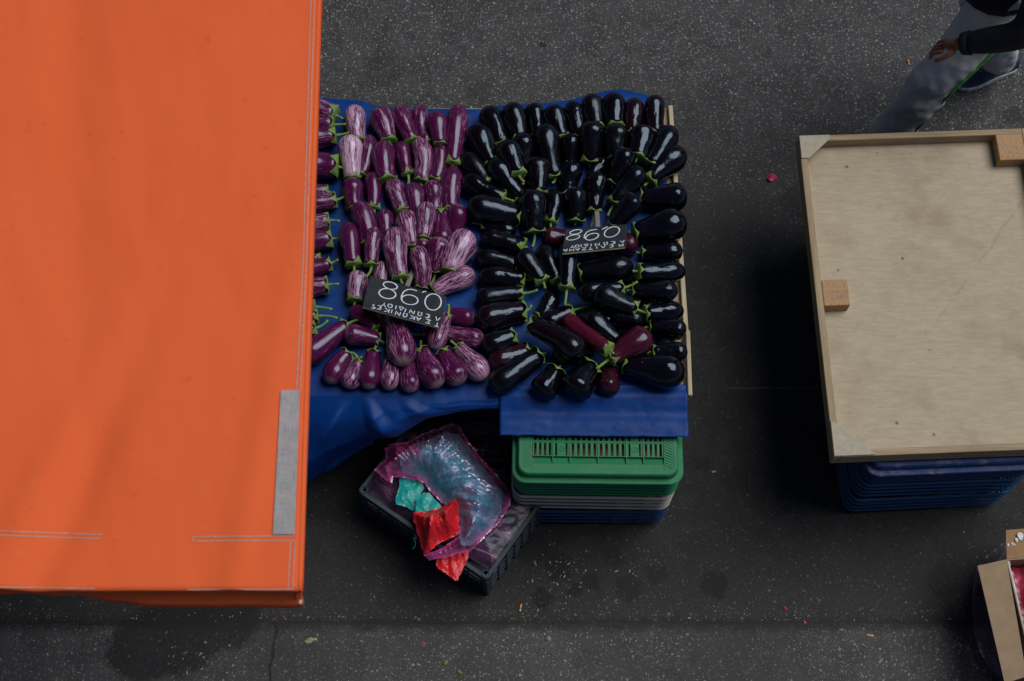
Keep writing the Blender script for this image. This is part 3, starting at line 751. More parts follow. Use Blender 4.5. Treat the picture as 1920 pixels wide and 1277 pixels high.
# ------------------------------------------------------------------ eggplants
REG = {'a': (560, 160, 4.2556), 'b': (560, 440, 3.9895), 'c': (860, 160, 4.2568), 'd': (860, 440, 3.9913)}
def px_of(reg, p):
    x0, y0, s = REG[reg]; return (x0 + p[0] / s, y0 + p[1] / s)
NS_ = 26; NR_ = 20
def prof(t, taper, bulb):
    a = 1 - (1 - min(t / bulb, 1)) ** 2.3; a = math.sqrt(max(a, 0)) if t < bulb else 1
    tp = 1 - taper * smooth01((t - bulb * .9) / (1 - bulb * .9)) ** .85
    e = 1.0
    if t > .90: e = math.sqrt(max(0, 1 - ((t - .90) / .105) ** 2)) * .65 + .35
    return a * tp * e
def eggplant_mesh(L, r, bend, taper, bulb, seed, cs=1.0):
    """axis along +X from blossom end (0) to stem end (L); bends in XY"""
    rg = random.Random(seed); vs_, at, fs = [], [], []
    off = rg.uniform(0, 90); ts = [0.004, .02, .05, .09, .14, .2] + [lerp(.26, .9, i / 12) for i in range(13)] + [.93, .955, .975, .99, 1.0]
    kx = rg.uniform(.93, 1.04)
    if bend == 0: bend = rg.uniform(-.075, .075)
    taper = max(.12, taper + rg.uniform(-.08, .08)); bulb = bulb + rg.uniform(-.05, .06)
    def axis(t): return Vector((L * t, bend * L * (4 * t * (1 - t)) * .5, 0))
    def dirv(t): return (axis(min(1, t + .02)) - axis(max(0, t - .02))).normalized()
    for t in ts:
        rr = r * prof(t, taper, bulb); d = dirv(t); n_ = Vector((-d.y, d.x, 0))
        for k in range(NR_):
            a = 2 * math.pi * k / NR_; wob = 1 + .075 * noise.noise(Vector((math.cos(a) * .9, math.sin(a) * .9, t * 3.4 + off)))
            vs_.append(axis(t) + n_ * (rr * math.cos(a) * wob * kx) + Vector((0, 0, rr * math.sin(a) * wob))); at.append((math.cos(a), math.sin(a), t * L / r / 2.2))
    m = len(ts)
    for i in range(m - 1):
        for k in range(NR_):
            k2 = (k + 1) % NR_; fs.append((i * NR_ + k, i * NR_ + k2, (i + 1) * NR_ + k2, (i + 1) * NR_ + k))
    fs.append(tuple(range(NR_))[::-1]); fs.append(tuple((m - 1) * NR_ + k for k in range(NR_)))
    me = mesh('fruit', vs_, fs, True)
    a_ = me.attributes.new('stripe', 'FLOAT_VECTOR', 'POINT'); a_.data.foreach_set('vector', [c for v in at for c in v])
    # calyx: pointed lobes hugging the neck
    rgl = [rg.uniform(.08, .21) for _ in range(9)]; nl = rg.choice((5, 5, 6)); ca, cf = [], []; K = 40; rows_ = 7; ph = rg.random()
    for j in range(rows_):
        v = j / (rows_ - 1)
        for k in range(K):
            fr_ = (k / K * nl + ph) % 1.0; lobe = 1 - abs(fr_ - .5) * 2
            reach = (.05 + .15 * lobe ** 1.35) * (.11 / L) ** .7 * rg.uniform(.97, 1.03) if j else 0
            reach = cs * (.016 + rgl[int(k / K * nl + ph) % 9] * lobe ** 1.7) * (.13 / L) ** .6
            t = 1.012 - reach * v
            rr = r * prof(min(t, .93 if t > .93 else t), taper, bulb) * (1.07 if v > .05 else .9) + .0009 + .0025 * lobe * max(0, v - .7) * rg.uniform(.2, 1.6)
            if j == 0: rr = .0052
            if j == 1: rr = min(rr, r * prof(.96, taper, bulb) * .9); t = 1.008
            d = dirv(min(t, 1)); n_ = Vector((-d.y, d.x, 0)); a = 2 * math.pi * k / K
            ca.append(axis(min(t, 1)) + d * max(0, (t - 1) * L) + n_ * (rr * math.cos(a)) + Vector((0, 0, rr * math.sin(a))))
    for j in range(rows_ - 1):
        for k in range(K):
            k2 = (k + 1) % K; cf.append((j * K + k, j * K + k2, (j + 1) * K + k2, (j + 1) * K + k))
    cm = mesh('calyx', ca, cf, True)
    return me, cm, axis(1), dirv(1)
_placed = []      # (x, y, z, r)
ALL = []
def solve_lift(Bp, Sp, r, taper, bulb, zb):
    ts = [.1, .25, .4, .55, .7, .85, .97]; rs = [r * prof(t, taper, bulb) for t in ts]
    za, zc = zb + r * .96, zb + max(r * (1 - taper), .012) * 1.05
    for it in range(2):
        a3 = P(Bp[0], Bp[1], za); c3 = P(Sp[0], Sp[1], zc)
        req = []
        for t, ri in zip(ts, rs):
            q = a3.lerp(c3, t); z = zb + ri * .96
            for (x, y, zz, rj) in _placed:
                dx = q.x - x; dy = q.y - y; d2 = dx * dx + dy * dy; RR = .74 * (ri + rj)
                if d2 < RR * RR: z = max(z, zz + math.sqrt(RR * RR - d2))
            req.append(z)
        best = None
        for i in range(24):
            a = zb + r * .96 + i * .006
            c = max([(rq - a * (1 - t)) / t for t, rq in zip(ts, req)] + [zb + rs[-1]])
            for cc in (c,):
                if cc > zb + .16: continue
                cost = a + cc + .6 * abs(cc - a)
                if best is None or cost < best[0]: best = (cost, a, cc)
        if best is None: best = (0, zb + r + .05, zb + r + .05)
        za, zc = min(best[1], zb + .125), min(best[2], zb + .125)
    return za, zc
def eggplant(reg, B, S, wd, label, kind='striped', tone=.45, bend=0.0, taper=.30, bulb=.30, tip=None, group=None, zb=None, zlift=0.0, calyx=True, stem=.022):
    Bp, Sp = px_of(reg, B), px_of(reg, S); k = REG[reg][2]; zb = T + .004 if zb is None else zb
    r = wd / k / pscale(Bp[1], zb + .03) / 2 * 1.14
    za, zc = solve_lift(Bp, Sp, r, taper, bulb, zb); za += zlift; zc += zlift
    a3, c3 = P(Bp[0], Bp[1], za), P(Sp[0], Sp[1], zc)
    for t in (.1, .25, .4, .55, .7, .85, .97):
        q = a3.lerp(c3, t); _placed.append((q.x, q.y, q.z, r * prof(t, taper, bulb)))
    d = c3 - a3; L = d.length
    sd = hash((round(Bp[0] * 3), round(Sp[1] * 3))) & 0xffff
    me, cm, e, ed = eggplant_mesh(L, r, bend, taper, bulb, sd, 1.0 if tip or stem < .021 else .62)
    o = thing('eggplant', label, 'eggplant', a3, 0, group)
    X = d.normalized(); Y = Vector((0, 0, 1)).cross(X).normalized(); Z = X.cross(Y)
    o.rotation_euler = Matrix((X, Y, Z)).transposed().to_euler()
    f = link('fruit', me, kind, o); f['tone'] = float(tone)
    if calyx:
        rg = random.Random(sd)
        link('calyx', cm, 'calyx', o)
        md = o.children[-1].modifiers.new('s', 'SOLIDIFY'); md.thickness = .0016; md.offset = 0
        bpy.context.view_layer.update() if False else None
        if tip:
            tp = px_of(reg, tip); w3 = P(tp[0], tp[1], zc + .008)
            mw = Matrix.Translation(a3) @ Matrix((X, Y, Z)).transposed().to_4x4(); lt = mw.inverted() @ w3
            lt = e + (lt - e) * min(1.0, .075 / max((lt - e).length, .001))
        else: lt = e + ed * stem + Vector((0, rg.uniform(-.5, .5) * stem, rg.uniform(-.1, .3) * stem))
        mid = e + ed * (lt - e).length * .5
        pts = bez(e - ed * .003, mid, lt, 6)
        v, fc = tube_data(pts, [.0080, .0062, .0052, .0048, .0048, .0052, .0056], 8)
        s_ = part('stem', v, fc, ['calyx', 'cut'], o, True); s_.data.polygons[len(s_.data.polygons) - 1].material_index = 1
    ALL.append(o); return o
GA = 'striped eggplants on the left half of the stall'
GB = 'black eggplants on the right half of the stall'
def st(reg, B, S, wd, label, **kw):
    if label.startswith('poking'): wd *= 1.14; S = (S[0] + 10, S[1])
    return eggplant(reg, B, S, wd, 'striped eggplant ' + label, 'striped', group=GA, **kw)
def bk(reg, B, S, wd, label, **kw):
    kw.setdefault('tone', .0); kw.setdefault('taper', .30); return eggplant(reg, B, S, wd, 'glossy black eggplant ' + label if kw['tone'] < .3 else 'maroon eggplant ' + label, 'black', group=GB, **kw)
# striped: column half under the awning
AW = 'poking out from under the awning edge, '
st('a', (-100, 110), (285, 240), 170, AW + 'first from the far end', tone=.55, tip=(350, 265))
st('a', (-100, 300), (270, 315), 150, AW + 'second from the far end', tone=.4, tip=(380, 310))
st('a', (-100, 460), (285, 400), 170, AW + 'third from the far end', tone=.4, tip=(415, 375))
st('a', (-90, 610), (305, 650), 190, AW + 'fourth from the far end', tone=.25, tip=(385, 690))
st('a', (-110, 830), (225, 850), 125, AW + 'fifth from the far end', tone=.5, tip=(260, 880))
st('a', (-90, 990), (290, 915), 140, AW + 'sixth from the far end', tone=.4, tip=(372, 880))
st('a', (-110, 1125), (235, 1080), 140, AW + 'seventh from the far end', tone=.6, tip=(325, 1085))
st('a', (-110, 1250), (255, 1225), 155, AW + 'eighth from the far end', tone=.3, tip=(352, 1230))
st('b', (-170, 190), (150, 180), 100, AW + 'small ninth one with dark skin', tone=.3, stem=.02)
st('b', (-110, 290), (230, 215), 115, AW + 'smooth maroon tenth one', tone=.15, tip=(296, 185))
st('b', (-140, 420), (210, 375), 150, AW + 'eleventh with coarse streaks', tone=.5, tip=(298, 370))
st('b', (-230, 570), (110, 540), 130, AW + 'twelfth, only its green cap clear', tone=.4, tip=(250, 560))
st('b', (-200, 640), (135, 610), 135, AW + 'thirteenth with a long thick stem', tone=.3, tip=(310, 628))
st('b', (-200, 760), (120, 700), 130, AW + 'fourteenth, stem raised over its neighbour', tone=.4, tip=(220, 640))
st('b', (20, 935), (360, 675), 175, 'large and dark, lying slantwise with a long stem beside the awning', tone=.22, tip=(500, 635), taper=.3)
# main block, far row first
st('a', (448, 165), (470, 450), 150, 'pale streaked, leftmost of the farthest row', tone=.78, taper=.25)
st('a', (620, 197), (720, 450), 175, 'second from left in the farthest row', tone=.5)
st('a', (788, 178), (910, 455), 155, 'third from left in the farthest row', tone=.38)
st('a', (985, 162), (1035, 465), 130, 'curved and slim, fourth from left in the farthest row', tone=.45, bend=-.22, taper=.25)
st('a', (1090, 215), (1128, 475), 148, 'short and dark, fifth from left in the farthest row', tone=.2)
st('a', (1285, 162), (1228, 635), 165, 'longest one, at the right end of the farthest row', tone=.32, taper=.26, tip=(1225, 655))
st('a', (566, 402), (500, 715), 118, 'slim, between the palest one and the wide one in the second row', tone=.45, bend=.10)
st('a', (402, 400), (425, 745), 168, 'almost white, the palest of the heap at its left side', tone=1.0, taper=.35, tip=(375, 700))
st('a', (672, 455), (705, 765), 178, 'wide, third in the second row with blue sheen', tone=.3, taper=.28)
st('a', (822, 455), (872, 715), 120, 'slim with a large green cap, middle of the second row', tone=.28, tip=(868, 805))
st('a', (955, 425), (975, 770), 140, 'curved with bold pale streaks, fifth in the second row', tone=.6, bend=.16, taper=.2)
st('a', (1118, 475), (1085, 765), 122, 'slim curved, last but one in the second row', tone=.3, bend=.16, taper=.2)
st('a', (430, 738), (445, 985), 155, 'dark, leftmost of the third row', tone=.3)
st('a', (590, 697), (600, 990), 128, 'nearly black and slim, second of the third row', tone=.12, tip=(612, 1125))
st('a', (745, 755), (830, 1010), 148, 'reddish with spotted top, third of the third row', tone=.55)
st('a', (915, 785), (955, 1060), 155, 'fourth of the third row, dark with blue sheen', tone=.3)
st('a', (1068, 762), (1090, 1015), 145, 'fine streaked, fifth of the third row', tone=.48)
st('a', (1240, 655), (1215, 995), 150, 'smooth magenta, right end of the third row beside the black ones', tone=.38)
st('a', (690, 995), (705, 1210), 132, 'short, tucked in the fourth row left of centre', tone=.35)
st('a', (458, 940), (560, 1280), 172, 'large curved, leftmost of the fourth row', tone=.3, bend=.14, taper=.25)
st('a', (1285, 952), (1245, 1200), 150, 'egg shaped, right end of the fourth row', tone=.25)
st('a', (1145, 1285), (1140, 1010), 150, 'with its green stem pointing away, near the right of the fourth row', tone=.35, tip=(1150, 880))
st('a', (835, 1005), (900, 1300), 172, 'wide pink streaked, centre of the fourth row', tone=.58)
st('a', (1022, 935), (995, 1225), 145, 'pinkish fine streaked, right of centre in the fourth row', tone=.6)
st('a', (392, 1098), (440, 1440), 152, 'left in the fifth row with a bright sheen', tone=.2, tip=(438, 1520), taper=.25)
st('a', (612, 1135), (580, 1440), 120, 'slim, second of the fifth row', tone=.5, tip=(535, 1530), taper=.15)
st('b', (940, 25), (900, 190), 105, 'small and dark, wedged in the fifth row', tone=.1, calyx=False)
st('b', (1072, 22), (1020, 280), 152, 'with a wide green cap, right of the fifth row', tone=.48, tip=(980, 385))
st('b', (715, -48), (760, 330), 170, 'with a cream scar on top, centre above the price sign', tone=.62)
st('b', (872, 92), (920, 405), 140, 'curved, its tip at the upper edge of the price sign', tone=.6, bend=.16, taper=.2)
st('b', (1275, -20), (1125, 285), 195, 'big pale pink with orange mark, at the right side above the blue gap', tone=.82, taper=.4)
st('b', (1315, 285), (1005, 430), 155, 'pink, lying slantwise right of the price sign', tone=.72, taper=.3)
st('b', (625, 205), (600, 450), 128, 'pale, its lower half hidden by the upper left of the price sign', tone=.75, calyx=False)
st('b', (450, 278), (420, 500), 135, 'pale streaked, alone left of the price sign', tone=.68, tip=(405, 560))
# below the sign
st('b', (385, 560), (575, 710), 125, 'dark, below the left corner of the price sign', tone=.1, bend=.15)
st('b', (600, 560), (640, 690), 80, 'slim pale tip just below the price sign', tone=.8, calyx=False, taper=.5)
st('b', (1120, 690), (930, 745), 120, 'hidden low below the price sign, curled green stem showing', tone=.1, tip=(800, 725))
st('b', (340, 740), (600, 790), 155, 'lying sideways left of the big one below the sign', tone=.3)
st('b', (1320, 630), (1110, 600), 135, 'deep maroon, right of the price sign', tone=.05)
st('b', (1380, 795), (1110, 735), 130, 'magenta, lying sideways below the maroon one on the right', tone=.5)
# front row
st('b', (235, 1110), (375, 890), 155, 'first from left in the front row, dark and plump', tone=.2, bend=.16, taper=.3, tip=(440, 920))
st('b', (365, 1145), (440, 945), 128, 'second from left in the front row, fine streaked', tone=.6, tip=(475, 915))
st('b', (522, 1152), (560, 875), 148, 'third from left in the front row, almost black', tone=.15)
st('b', (672, 1158), (685, 925), 130, 'fourth from left in the front row, pale streaked', tone=.66)
st('b', (838, 1175), (820, 950), 138, 'fifth from left in the front row', tone=.42)
st('b', (1050, 1135), (920, 860), 185, 'sixth from left in the front row, wide with cream tip', tone=.42, taper=.45, tip=(915, 790))
st('b', (1215, 1110), (1075, 875), 175, 'seventh from left in the front row', tone=.38, taper=.4, stem=.02)
st('b', (1395, 1075), (1190, 840), 175, 'rightmost of the front row, pale with a cream scar', tone=.7, taper=.5, tip=(1135, 795))
st('b', (780, 968), (690, 600), 200, 'big, emerging from under the price sign towards the front row', tone=.5, taper=.35, calyx=False)
st('b', (1010, 855), (1115, 600), 125, 'slim, stem up against the right edge of the price sign', tone=.62, taper=.4, tip=(1118, 520))

# black eggplants
F1 = 'in the far row, '
bk('c', (222, 182), (345, 480), 162, F1 + 'first from left')
bk('c', (405, 155), (490, 440), 178, F1 + 'second from left, wide')
bk('c', (588, 153), (635, 410), 135, F1 + 'third from left, slim')
bk('c', (748, 170), (835, 425), 162, F1 + 'fourth from left')
bk('c', (898, 135), (970, 430), 148, F1 + 'fifth from left', tip=(965, 480))
bk('c', (1055, 82), (1095, 340), 165, F1 + 'sixth from left, standing higher')
bk('c', (1240, 74), (1250, 335), 178, F1 + 'seventh from left with a tan nick on top')
bk('c', (1415, 112), (1395, 395), 150, F1 + 'eighth from left, faintly purple', tone=.12)
bk('c', (1565, 90), (1570, 400), 152, F1 + 'last at the right corner', tone=.05)
F2 = 'in the second row, '
bk('c', (125, 322), (270, 630), 185, F2 + 'first from left, leaning right')
bk('c', (895, 382), (890, 630), 135, F2 + 'slim one in the middle')
bk('c', (530, 378), (510, 700), 148, F2 + 'third from left', tip=(515, 790))
bk('c', (1470, 338), (1420, 580), 185, F2 + 'last but one with a tan scar')
bk('c', (1270, 318), (1245, 590), 182, F2 + 'round headed, right of centre')
bk('c', (685, 308), (770, 740), 185, F2 + 'longest one with rippled sheen', tip=(745, 780), bend=-.04)
bk('c', (1070, 282), (1045, 620), 185, F2 + 'wide one right of centre', stem=.02)
bk('c', (1700, 330), (1530, 645), 165, F2 + 'last at the right edge, leaning left')
bk('c', (1800, 520), (1515, 770), 195, 'second along the right edge, below the corner ones', tip=(1480, 800))
bk('c', (375, 448), (480, 720), 165, 'between second and third rows, left of centre', tip=(520, 770))
F3 = 'in the third row, '
bk('c', (1175, 590), (1030, 770), 115, F3 + 'slim half hidden one in the middle')
bk('c', (930, 608), (860, 880), 155, F3 + 'middle one tilted left')
bk('c', (630, 578), (640, 870), 178, F3 + 'one with a tan scar on its head')
bk('c', (35, 555), (240, 790), 150, 'first of the left edge column beside the striped ones')
bk('c', (1345, 495), (1230, 780), 178, F3 + 'right of centre, scuffed')
bk('c', (265, 580), (490, 900), 172, F3 + 'long slanting one left of centre')
bk('c', (1470, 660), (1240, 950), 168, F3 + 'slanting one at right with a dented head', tip=(1190, 1040))
bk('c', (1112, 692), (1078, 1010), 152, F3 + 'one with bright green cap pointing to the camera', tip=(1055, 1130))
bk('c', (40, 735), (365, 900), 150, 'second of the left edge column beside the striped ones', tip=(440, 925))
bk('c', (70, 940), (475, 1040), 195, 'third of the left edge column, thick and nearly level', taper=.2)
F4 = 'in the fourth row, '
bk('c', (770, 835), (735, 1100), 132, F4 + 'slim one left of the small sign', stem=.02)
bk('c', (930, 812), (935, 1090), 162, 'just above the small price sign with a spread green cap', stem=.012)
bk('c', (578, 825), (605, 1180), 200, F4 + 'widest one with green stem towards the camera', tip=(588, 1290))
bk('c', (1820, 880), (1450, 900), 215, 'third along the right edge, pointing left')
bk('c', (1435, 880), (1240, 1130), 175, F4 + 'round headed one above the sign right corner')
bk('c', (1815, 1080), (1400, 1180), 235, 'fourth along the right edge, biggest there', taper=.35)
bk('c', (460, 1165), (185, 1110), 105, 'small one with its cap at the left edge', tip=(110, 1095))
bk('c', (680, 1200), (870, 1215), 135, 'wedged at the left side of the small price sign', tone=.55, taper=.2, calyx=False)
bk('d', (1345, 75), (1130, 50), 150, 'sticking out at the right side of the small price sign', tone=.45, taper=.25, calyx=False)
# lower black
bk('d', (1010, 500), (1290, 500), 150, 'buried low under the slanting pair right of centre', calyx=False)
bk('d', (900, 640), (1160, 640), 150, 'buried low behind the bright maroon one', calyx=False)
bk('d', (760, 300), (900, 210), 130, 'buried low under the small price sign', calyx=False)
bk('d', (700, 920), (1010, 860), 160, 'buried low in front of the bright maroon one', calyx=False)
bk('d', (1480, 330), (1180, 330), 140, 'buried low between the right edge column and the centre', calyx=False)
bk('d', (1500, 510), (1200, 700), 140, 'buried low beside the thick raised stem', calyx=False)
bk('d', (1600, 800), (1400, 950), 140, 'buried low behind the biggest one at the corner', calyx=False)
E_ = 'of the left edge column, '
bk('d', (165, 5), (490, 95), 135, 'fourth ' + E_ + 'slanting', taper=.2, stem=.012)
bk('d', (120, 150), (440, 225), 145, 'fifth ' + E_ + 'slanting')
bk('d', (1190, 220), (1010, 165), 130, 'hidden low under the small sign, thick stem showing', tip=(1110, 160))
bk('d', (1675, 120), (1370, 135), 142, 'fifth along the right edge')
bk('d', (610, 85), (740, 345), 135, 'just left below the small sign, half covered')
bk('d', (1310, 245), (900, 290), 165, 'long one lying level below the small price sign', taper=.25)
bk('d', (145, 315), (495, 335), 148, 'sixth ' + E_ + 'level')
bk('d', (455, 120), (630, 355), 152, 'slanting one left below the small sign with a green cap', tip=(645, 400), taper=.24)
bk('d', (825, 60), (808, 410), 145, 'with bright panel of sheen directly below the small sign', tip=(795, 530), taper=.2)
bk('d', (1685, 270), (1340, 275), 145, 'sixth along the right edge')
bk('d', (1640, 420), (1300, 415), 150, 'seventh along the right edge')
bk('d', (890, 430), (1230, 400), 140, 'level one in the middle with a raised green stem', tip=(1340, 350))
bk('d', (1680, 570), (1390, 590), 142, 'eighth along the right edge')
bk('d', (135, 490), (480, 440), 148, 'seventh ' + E_ + 'with a green spiky cap', tip=(592, 412))
bk('d', (710, 425), (590, 615), 118, 'small curved one between the two green caps', bend=.2)
bk('d', (1010, 430), (1330, 560), 155, 'slanting one right of centre with a cap and thick stem', tip=(1430, 592), taper=.2)
bk('d', (135, 650), (495, 575), 180, 'eighth ' + E_ + 'thick', taper=.2, tip=(545, 525), tone=.05)
bk('d', (1700, 725), (1430, 690), 140, 'ninth along the right edge')
bk('d', (620, 690), (850, 570), 150, 'behind the bright maroon one, long green stem', tip=(975, 540))
bk('d', (1385, 640), (1150, 610), 120, 'low one beneath the raised green caps', calyx=False)
bk('d', (175, 825), (420, 755), 150, 'ninth ' + E_ + 'small with a round green cap', stem=.012)
bk('d', (1330, 750), (1190, 720), 110, 'small one squeezed behind the purple one', calyx=False)
bk('d', (960, 575), (1190, 800), 150, 'slanting one right of the bright maroon one', calyx=False)
bk('d', (930, 900), (530, 670), 180, 'long one left of the bright maroon one, tan spotted end', tip=(500, 640), bend=-.08, tone=.04)
bk('d', (1710, 870), (1450, 880), 130, 'tenth along the right edge, small')
bk('d', (225, 960), (525, 865), 150, 'tenth ' + E_ + 'brownish', tone=.22)
bk('d', (245, 1150), (605, 900), 180, 'eleventh ' + E_ + 'thick at the front corner', taper=.2)
bk('d', (1695, 1040), (1240, 960), 235, 'biggest one at the front right corner', taper=.45)
bk('d', (600, 1205), (730, 1010), 190, 'in the front row, second from the left corner', taper=.35)
bk('d', (850, 1200), (1000, 980), 235, 'in the front row, round with tan scars', taper=.4, stem=.015)
bk('d', (1110, 1195), (1130, 1000), 160, 'in the front row, small and round', tone=.32)
bk('d', (1435, 745), (1130, 930), 180, 'plump with a dented head near the front', tone=.6, tip=(1030, 1005), taper=.4)
bk('d', (780, 615), (1130, 865), 128, 'brightest and slim, lying on top near the front', tone=1.0, tip=(1158, 890), taper=.2)

# ------------------------------------------------------------------ price signs
GL = {'T': [[(0, 1), (1, 1)], [(.5, 1), (.5, 0)]], 'S': [[(1, 1), (0, 1), (.6, .5), (0, 0), (1, 0)]], 'A': [[(0, 0), (.5, 1), (1, 0)], [(.22, .38), (.8, .38)]],
      'K': [[(0, 0), (0, 1)], [(1, 1), (0, .45), (1, 0)]], 'W': [[(0, 0), (.3, 0), (.05, .45), (.2, .9), (.5, 1), (.8, .9), (.95, .45), (.7, 0), (1, 0)]], 'N': [[(0, 0), (0, 1), (1, 0), (1, 1)]],
      'I': [[(.5, 0), (.5, 1)]], 'E': [[(1, 1), (.3, .95), (.1, .75), (.5, .52), (.1, .3), (.3, .05), (1, 0)]], 's': [[(.9, .95), (.3, 1), (.1, .7), (.6, .45), (.8, .1), (.4, -.1)]],
      'L': [[(0, 0), (.5, 1), (1, 0)]], 'D': [[(0, 0), (.5, 1), (1, 0), (0, 0)]], 'O': [[(.5, 1), (.12, .8), (0, .5), (.12, .15), (.5, 0), (.88, .15), (1, .5), (.88, .8), (.5, 1)]],
      'Y': [[(0, 1), (.5, .5), (1, 1)], [(.5, .5), (.5, 0)]], 'M': [[(0, 0), (.1, 1), (.5, .35), (.9, 1), (1, 0)]], 'Z': [[(0, 1), (1, 1), (0, 0), (1, 0)]]}
def ell(cx_, cy_, rx, ry, tilt, a0=0, a1=360, n=30):
    r_ = []
    for i in range(n + 1):
        a = R(lerp(a0, a1, i / n)); x, y = rx * math.cos(a), ry * math.sin(a); t = R(tilt)
        r_.append((cx_ + x * math.cos(t) - y * math.sin(t), cy_ + x * math.sin(t) + y * math.cos(t)))
    return r_
def sign(label, org_, s, corners, ztop, zbot, strokes, rowsT, tilt, lw, lh, lwd, stake_px, group):
    def pp(p): return (org_[0] + p[0] / s, org_[1] + p[1] / s)
    TL, TR, BR, BL = [pp(c) for c in corners]
    a, b = P(*TL, ztop), P(*TR, ztop); d = P(*BL, zbot); c = b + (d - a)
    c2 = P(*BR, zbot); c = c.lerp(c2, .5) if False else c2
    n_ = (b - a).cross(d - a).normalized(); n_ = n_ if n_.z > 0 else -n_
    c = c - n_ * (c - a).dot(n_)
    ctr = (a + b + c + d) / 4
    o = thing('price_sign', label, 'sign', ctr, 0, group)
    th = .006
    vs_ = [p - ctr for p in (a, b, c, d)] + [p - ctr - n_ * th for p in (a, b, c, d)]
    bm = bmesh.new(); v = [bm.verts.new(p) for p in vs_]
    bm.faces.new((v[3], v[2], v[1], v[0]))
    for i in range(4): bm.faces.new((v[i], v[(i + 1) % 4], v[4 + (i + 1) % 4], v[4 + i])).material_index = 1
    bm.faces.new(v[4:]).material_index = 1
    from_bm('board', bm, ['slate', 'pale_batten'], o)
    camp = Vector((0, 0, CAM_H))
    def onp(p):
        q = pp(p); g0 = P(*q, 0); dr = g0 - camp; t = (a - camp).dot(n_) / dr.dot(n_); return camp + dr * t - ctr + n_ * .0012
    def ribbon(pls, wdt):
        vs2, fs2 = [], []
        for pl in pls:
            pts = [onp(p) for p in pl]; m = len(pts); base_ = len(vs2)
            for i, p in enumerate(pts):
                dd = pts[min(i + 1, m - 1)] - pts[max(i - 1, 0)]
                if dd.length < 1e-6: dd = Vector((1, 0, 0))
                sd = dd.cross(n_).normalized() * (wdt / 2) * (1 + .25 * noise.noise(p * 60))
                vs2 += [p + sd, p - sd]
            for i in range(m - 1): k = base_ + 2 * i; fs2.append((k, k + 1, k + 3, k + 2))
        return vs2, fs2
    v_, f_ = ribbon(strokes, lwd * 2.8); part('chalk_numerals', v_, f_, 'chalk', o)
    pls = []
    for k_, (ch, x, y) in enumerate(rowsT):
        for pl in GL[ch]:
            q = []
            for i in range(len(pl) - 1):
                for tt in (0, .5): q.append((lerp(pl[i][0], pl[i + 1][0], tt), lerp(pl[i][1], pl[i + 1][1], tt)))
            q.append(pl[-1]); out_ = []
            for gx, gy in q:
                dx, dy = (gx - .5) * lw * (.35 if ch == 'I' else 1), -(gy - .5) * lh
                t = R(180 + tilt); out_.append((x + dx * math.cos(t) - dy * math.sin(t), y + dx * math.sin(t) + dy * math.cos(t)))
            pls.append(out_)
    v_, f_ = ribbon(pls, lwd * 2.0); part('chalk_lettering', v_, f_, 'chalk', o)
    # stake running behind the board and down among the eggplants
    sp = pp(stake_px); p0 = P(*sp, ztop - .028); p1 = (a + b) / 2; p1 = p1 + (p0 - p1).project(b - a) - n_ * (th + .003)
    dn = (d - a).normalized(); p2 = p1 + dn * .05
    wv_ = (b - a).normalized() * .0085; dirn = (p0 - p2).normalized(); p3 = p0 + (p0 - p2).normalized() * ((ztop - .028 - T - .006) / max(.2, -dirn.z)) * 1.0
    up = n_ * .0028
    vs3 = [q_ - ctr for q_ in (p2 + wv_ + up, p2 - wv_ + up, p2 - wv_ - up, p2 + wv_ - up, p3 + wv_ + up, p3 - wv_ + up, p3 - wv_ - up, p3 + wv_ - up)]
    part('stake', vs3, [(0, 1, 2, 3), (7, 6, 5, 4), (0, 4, 5, 1), (1, 5, 6, 2), (2, 6, 7, 3), (3, 7, 4, 0)], 'stake', o)
    return o
GSG = 'chalk price signs among the eggplants'
sign('slate price sign with chalk 0,98 among the striped eggplants, tilted', (660, 500), 9.6, [(330, 160), (1700, 545), (1590, 1100), (190, 725)], T + .085, T + .155,
     [ell(690, 345, 128, 62, 14), ell(637, 490, 152, 88, 10), ell(1040, 600, 148, 86, 8), [(888, 600), (890, 530), (930, 455), (1000, 415), (1080, 412), (1165, 442)], [(1265, 472), (1290, 452), (1335, 450)], ell(1460, 640, 146, 146, 0)],
     [('s', 390, 725), ('E', 495, 742), ('K', 625, 790), ('I', 715, 808), ('N', 825, 848), ('W', 955, 878), ('K', 1085, 918), ('A', 1195, 945), ('S', 1370, 992), ('T', 1530, 1048),
      ('Y', 575, 688), ('O', 685, 710), ('I', 790, 738), ('D', 885, 762), ('I', 960, 790), ('N', 1080, 820), ('W', 1220, 858), ('E', 1365, 895), ('L', 1540, 945)], 16, 82, 66, .0017, (1060, 180), GSG)
sign('slate price sign with chalk 0,98 among the black eggplants, smaller looking', (1030, 400), 11.294, [(345, 345), (1640, 230), (1605, 710), (275, 850)], T + .10, T + .165,
     [ell(560, 400, 128, 43, -12), ell(505, 515, 142, 50, -12), ell(905, 500, 142, 64, -16), [(737, 540), (748, 465), (800, 400), (880, 362), (1010, 345)], [(1115, 345), (1235, 288)], ell(1325, 400, 168, 98, -22)],
     [('M', 1520, 680), ('E', 1320, 697), ('L', 1140, 715), ('I', 1005, 730), ('T', 870, 745), ('Z', 735, 757), ('A', 600, 770), ('N', 475, 783), ('A', 345, 790),
      ('L', 1545, 605), ('E', 1360, 625), ('W', 1195, 645), ('N', 1015, 665), ('I', 885, 676), ('D', 780, 685), ('I', 675, 692), ('O', 590, 700), ('Y', 490, 712)], -7, 88, 52, .0015, (1020, 130), GSG)

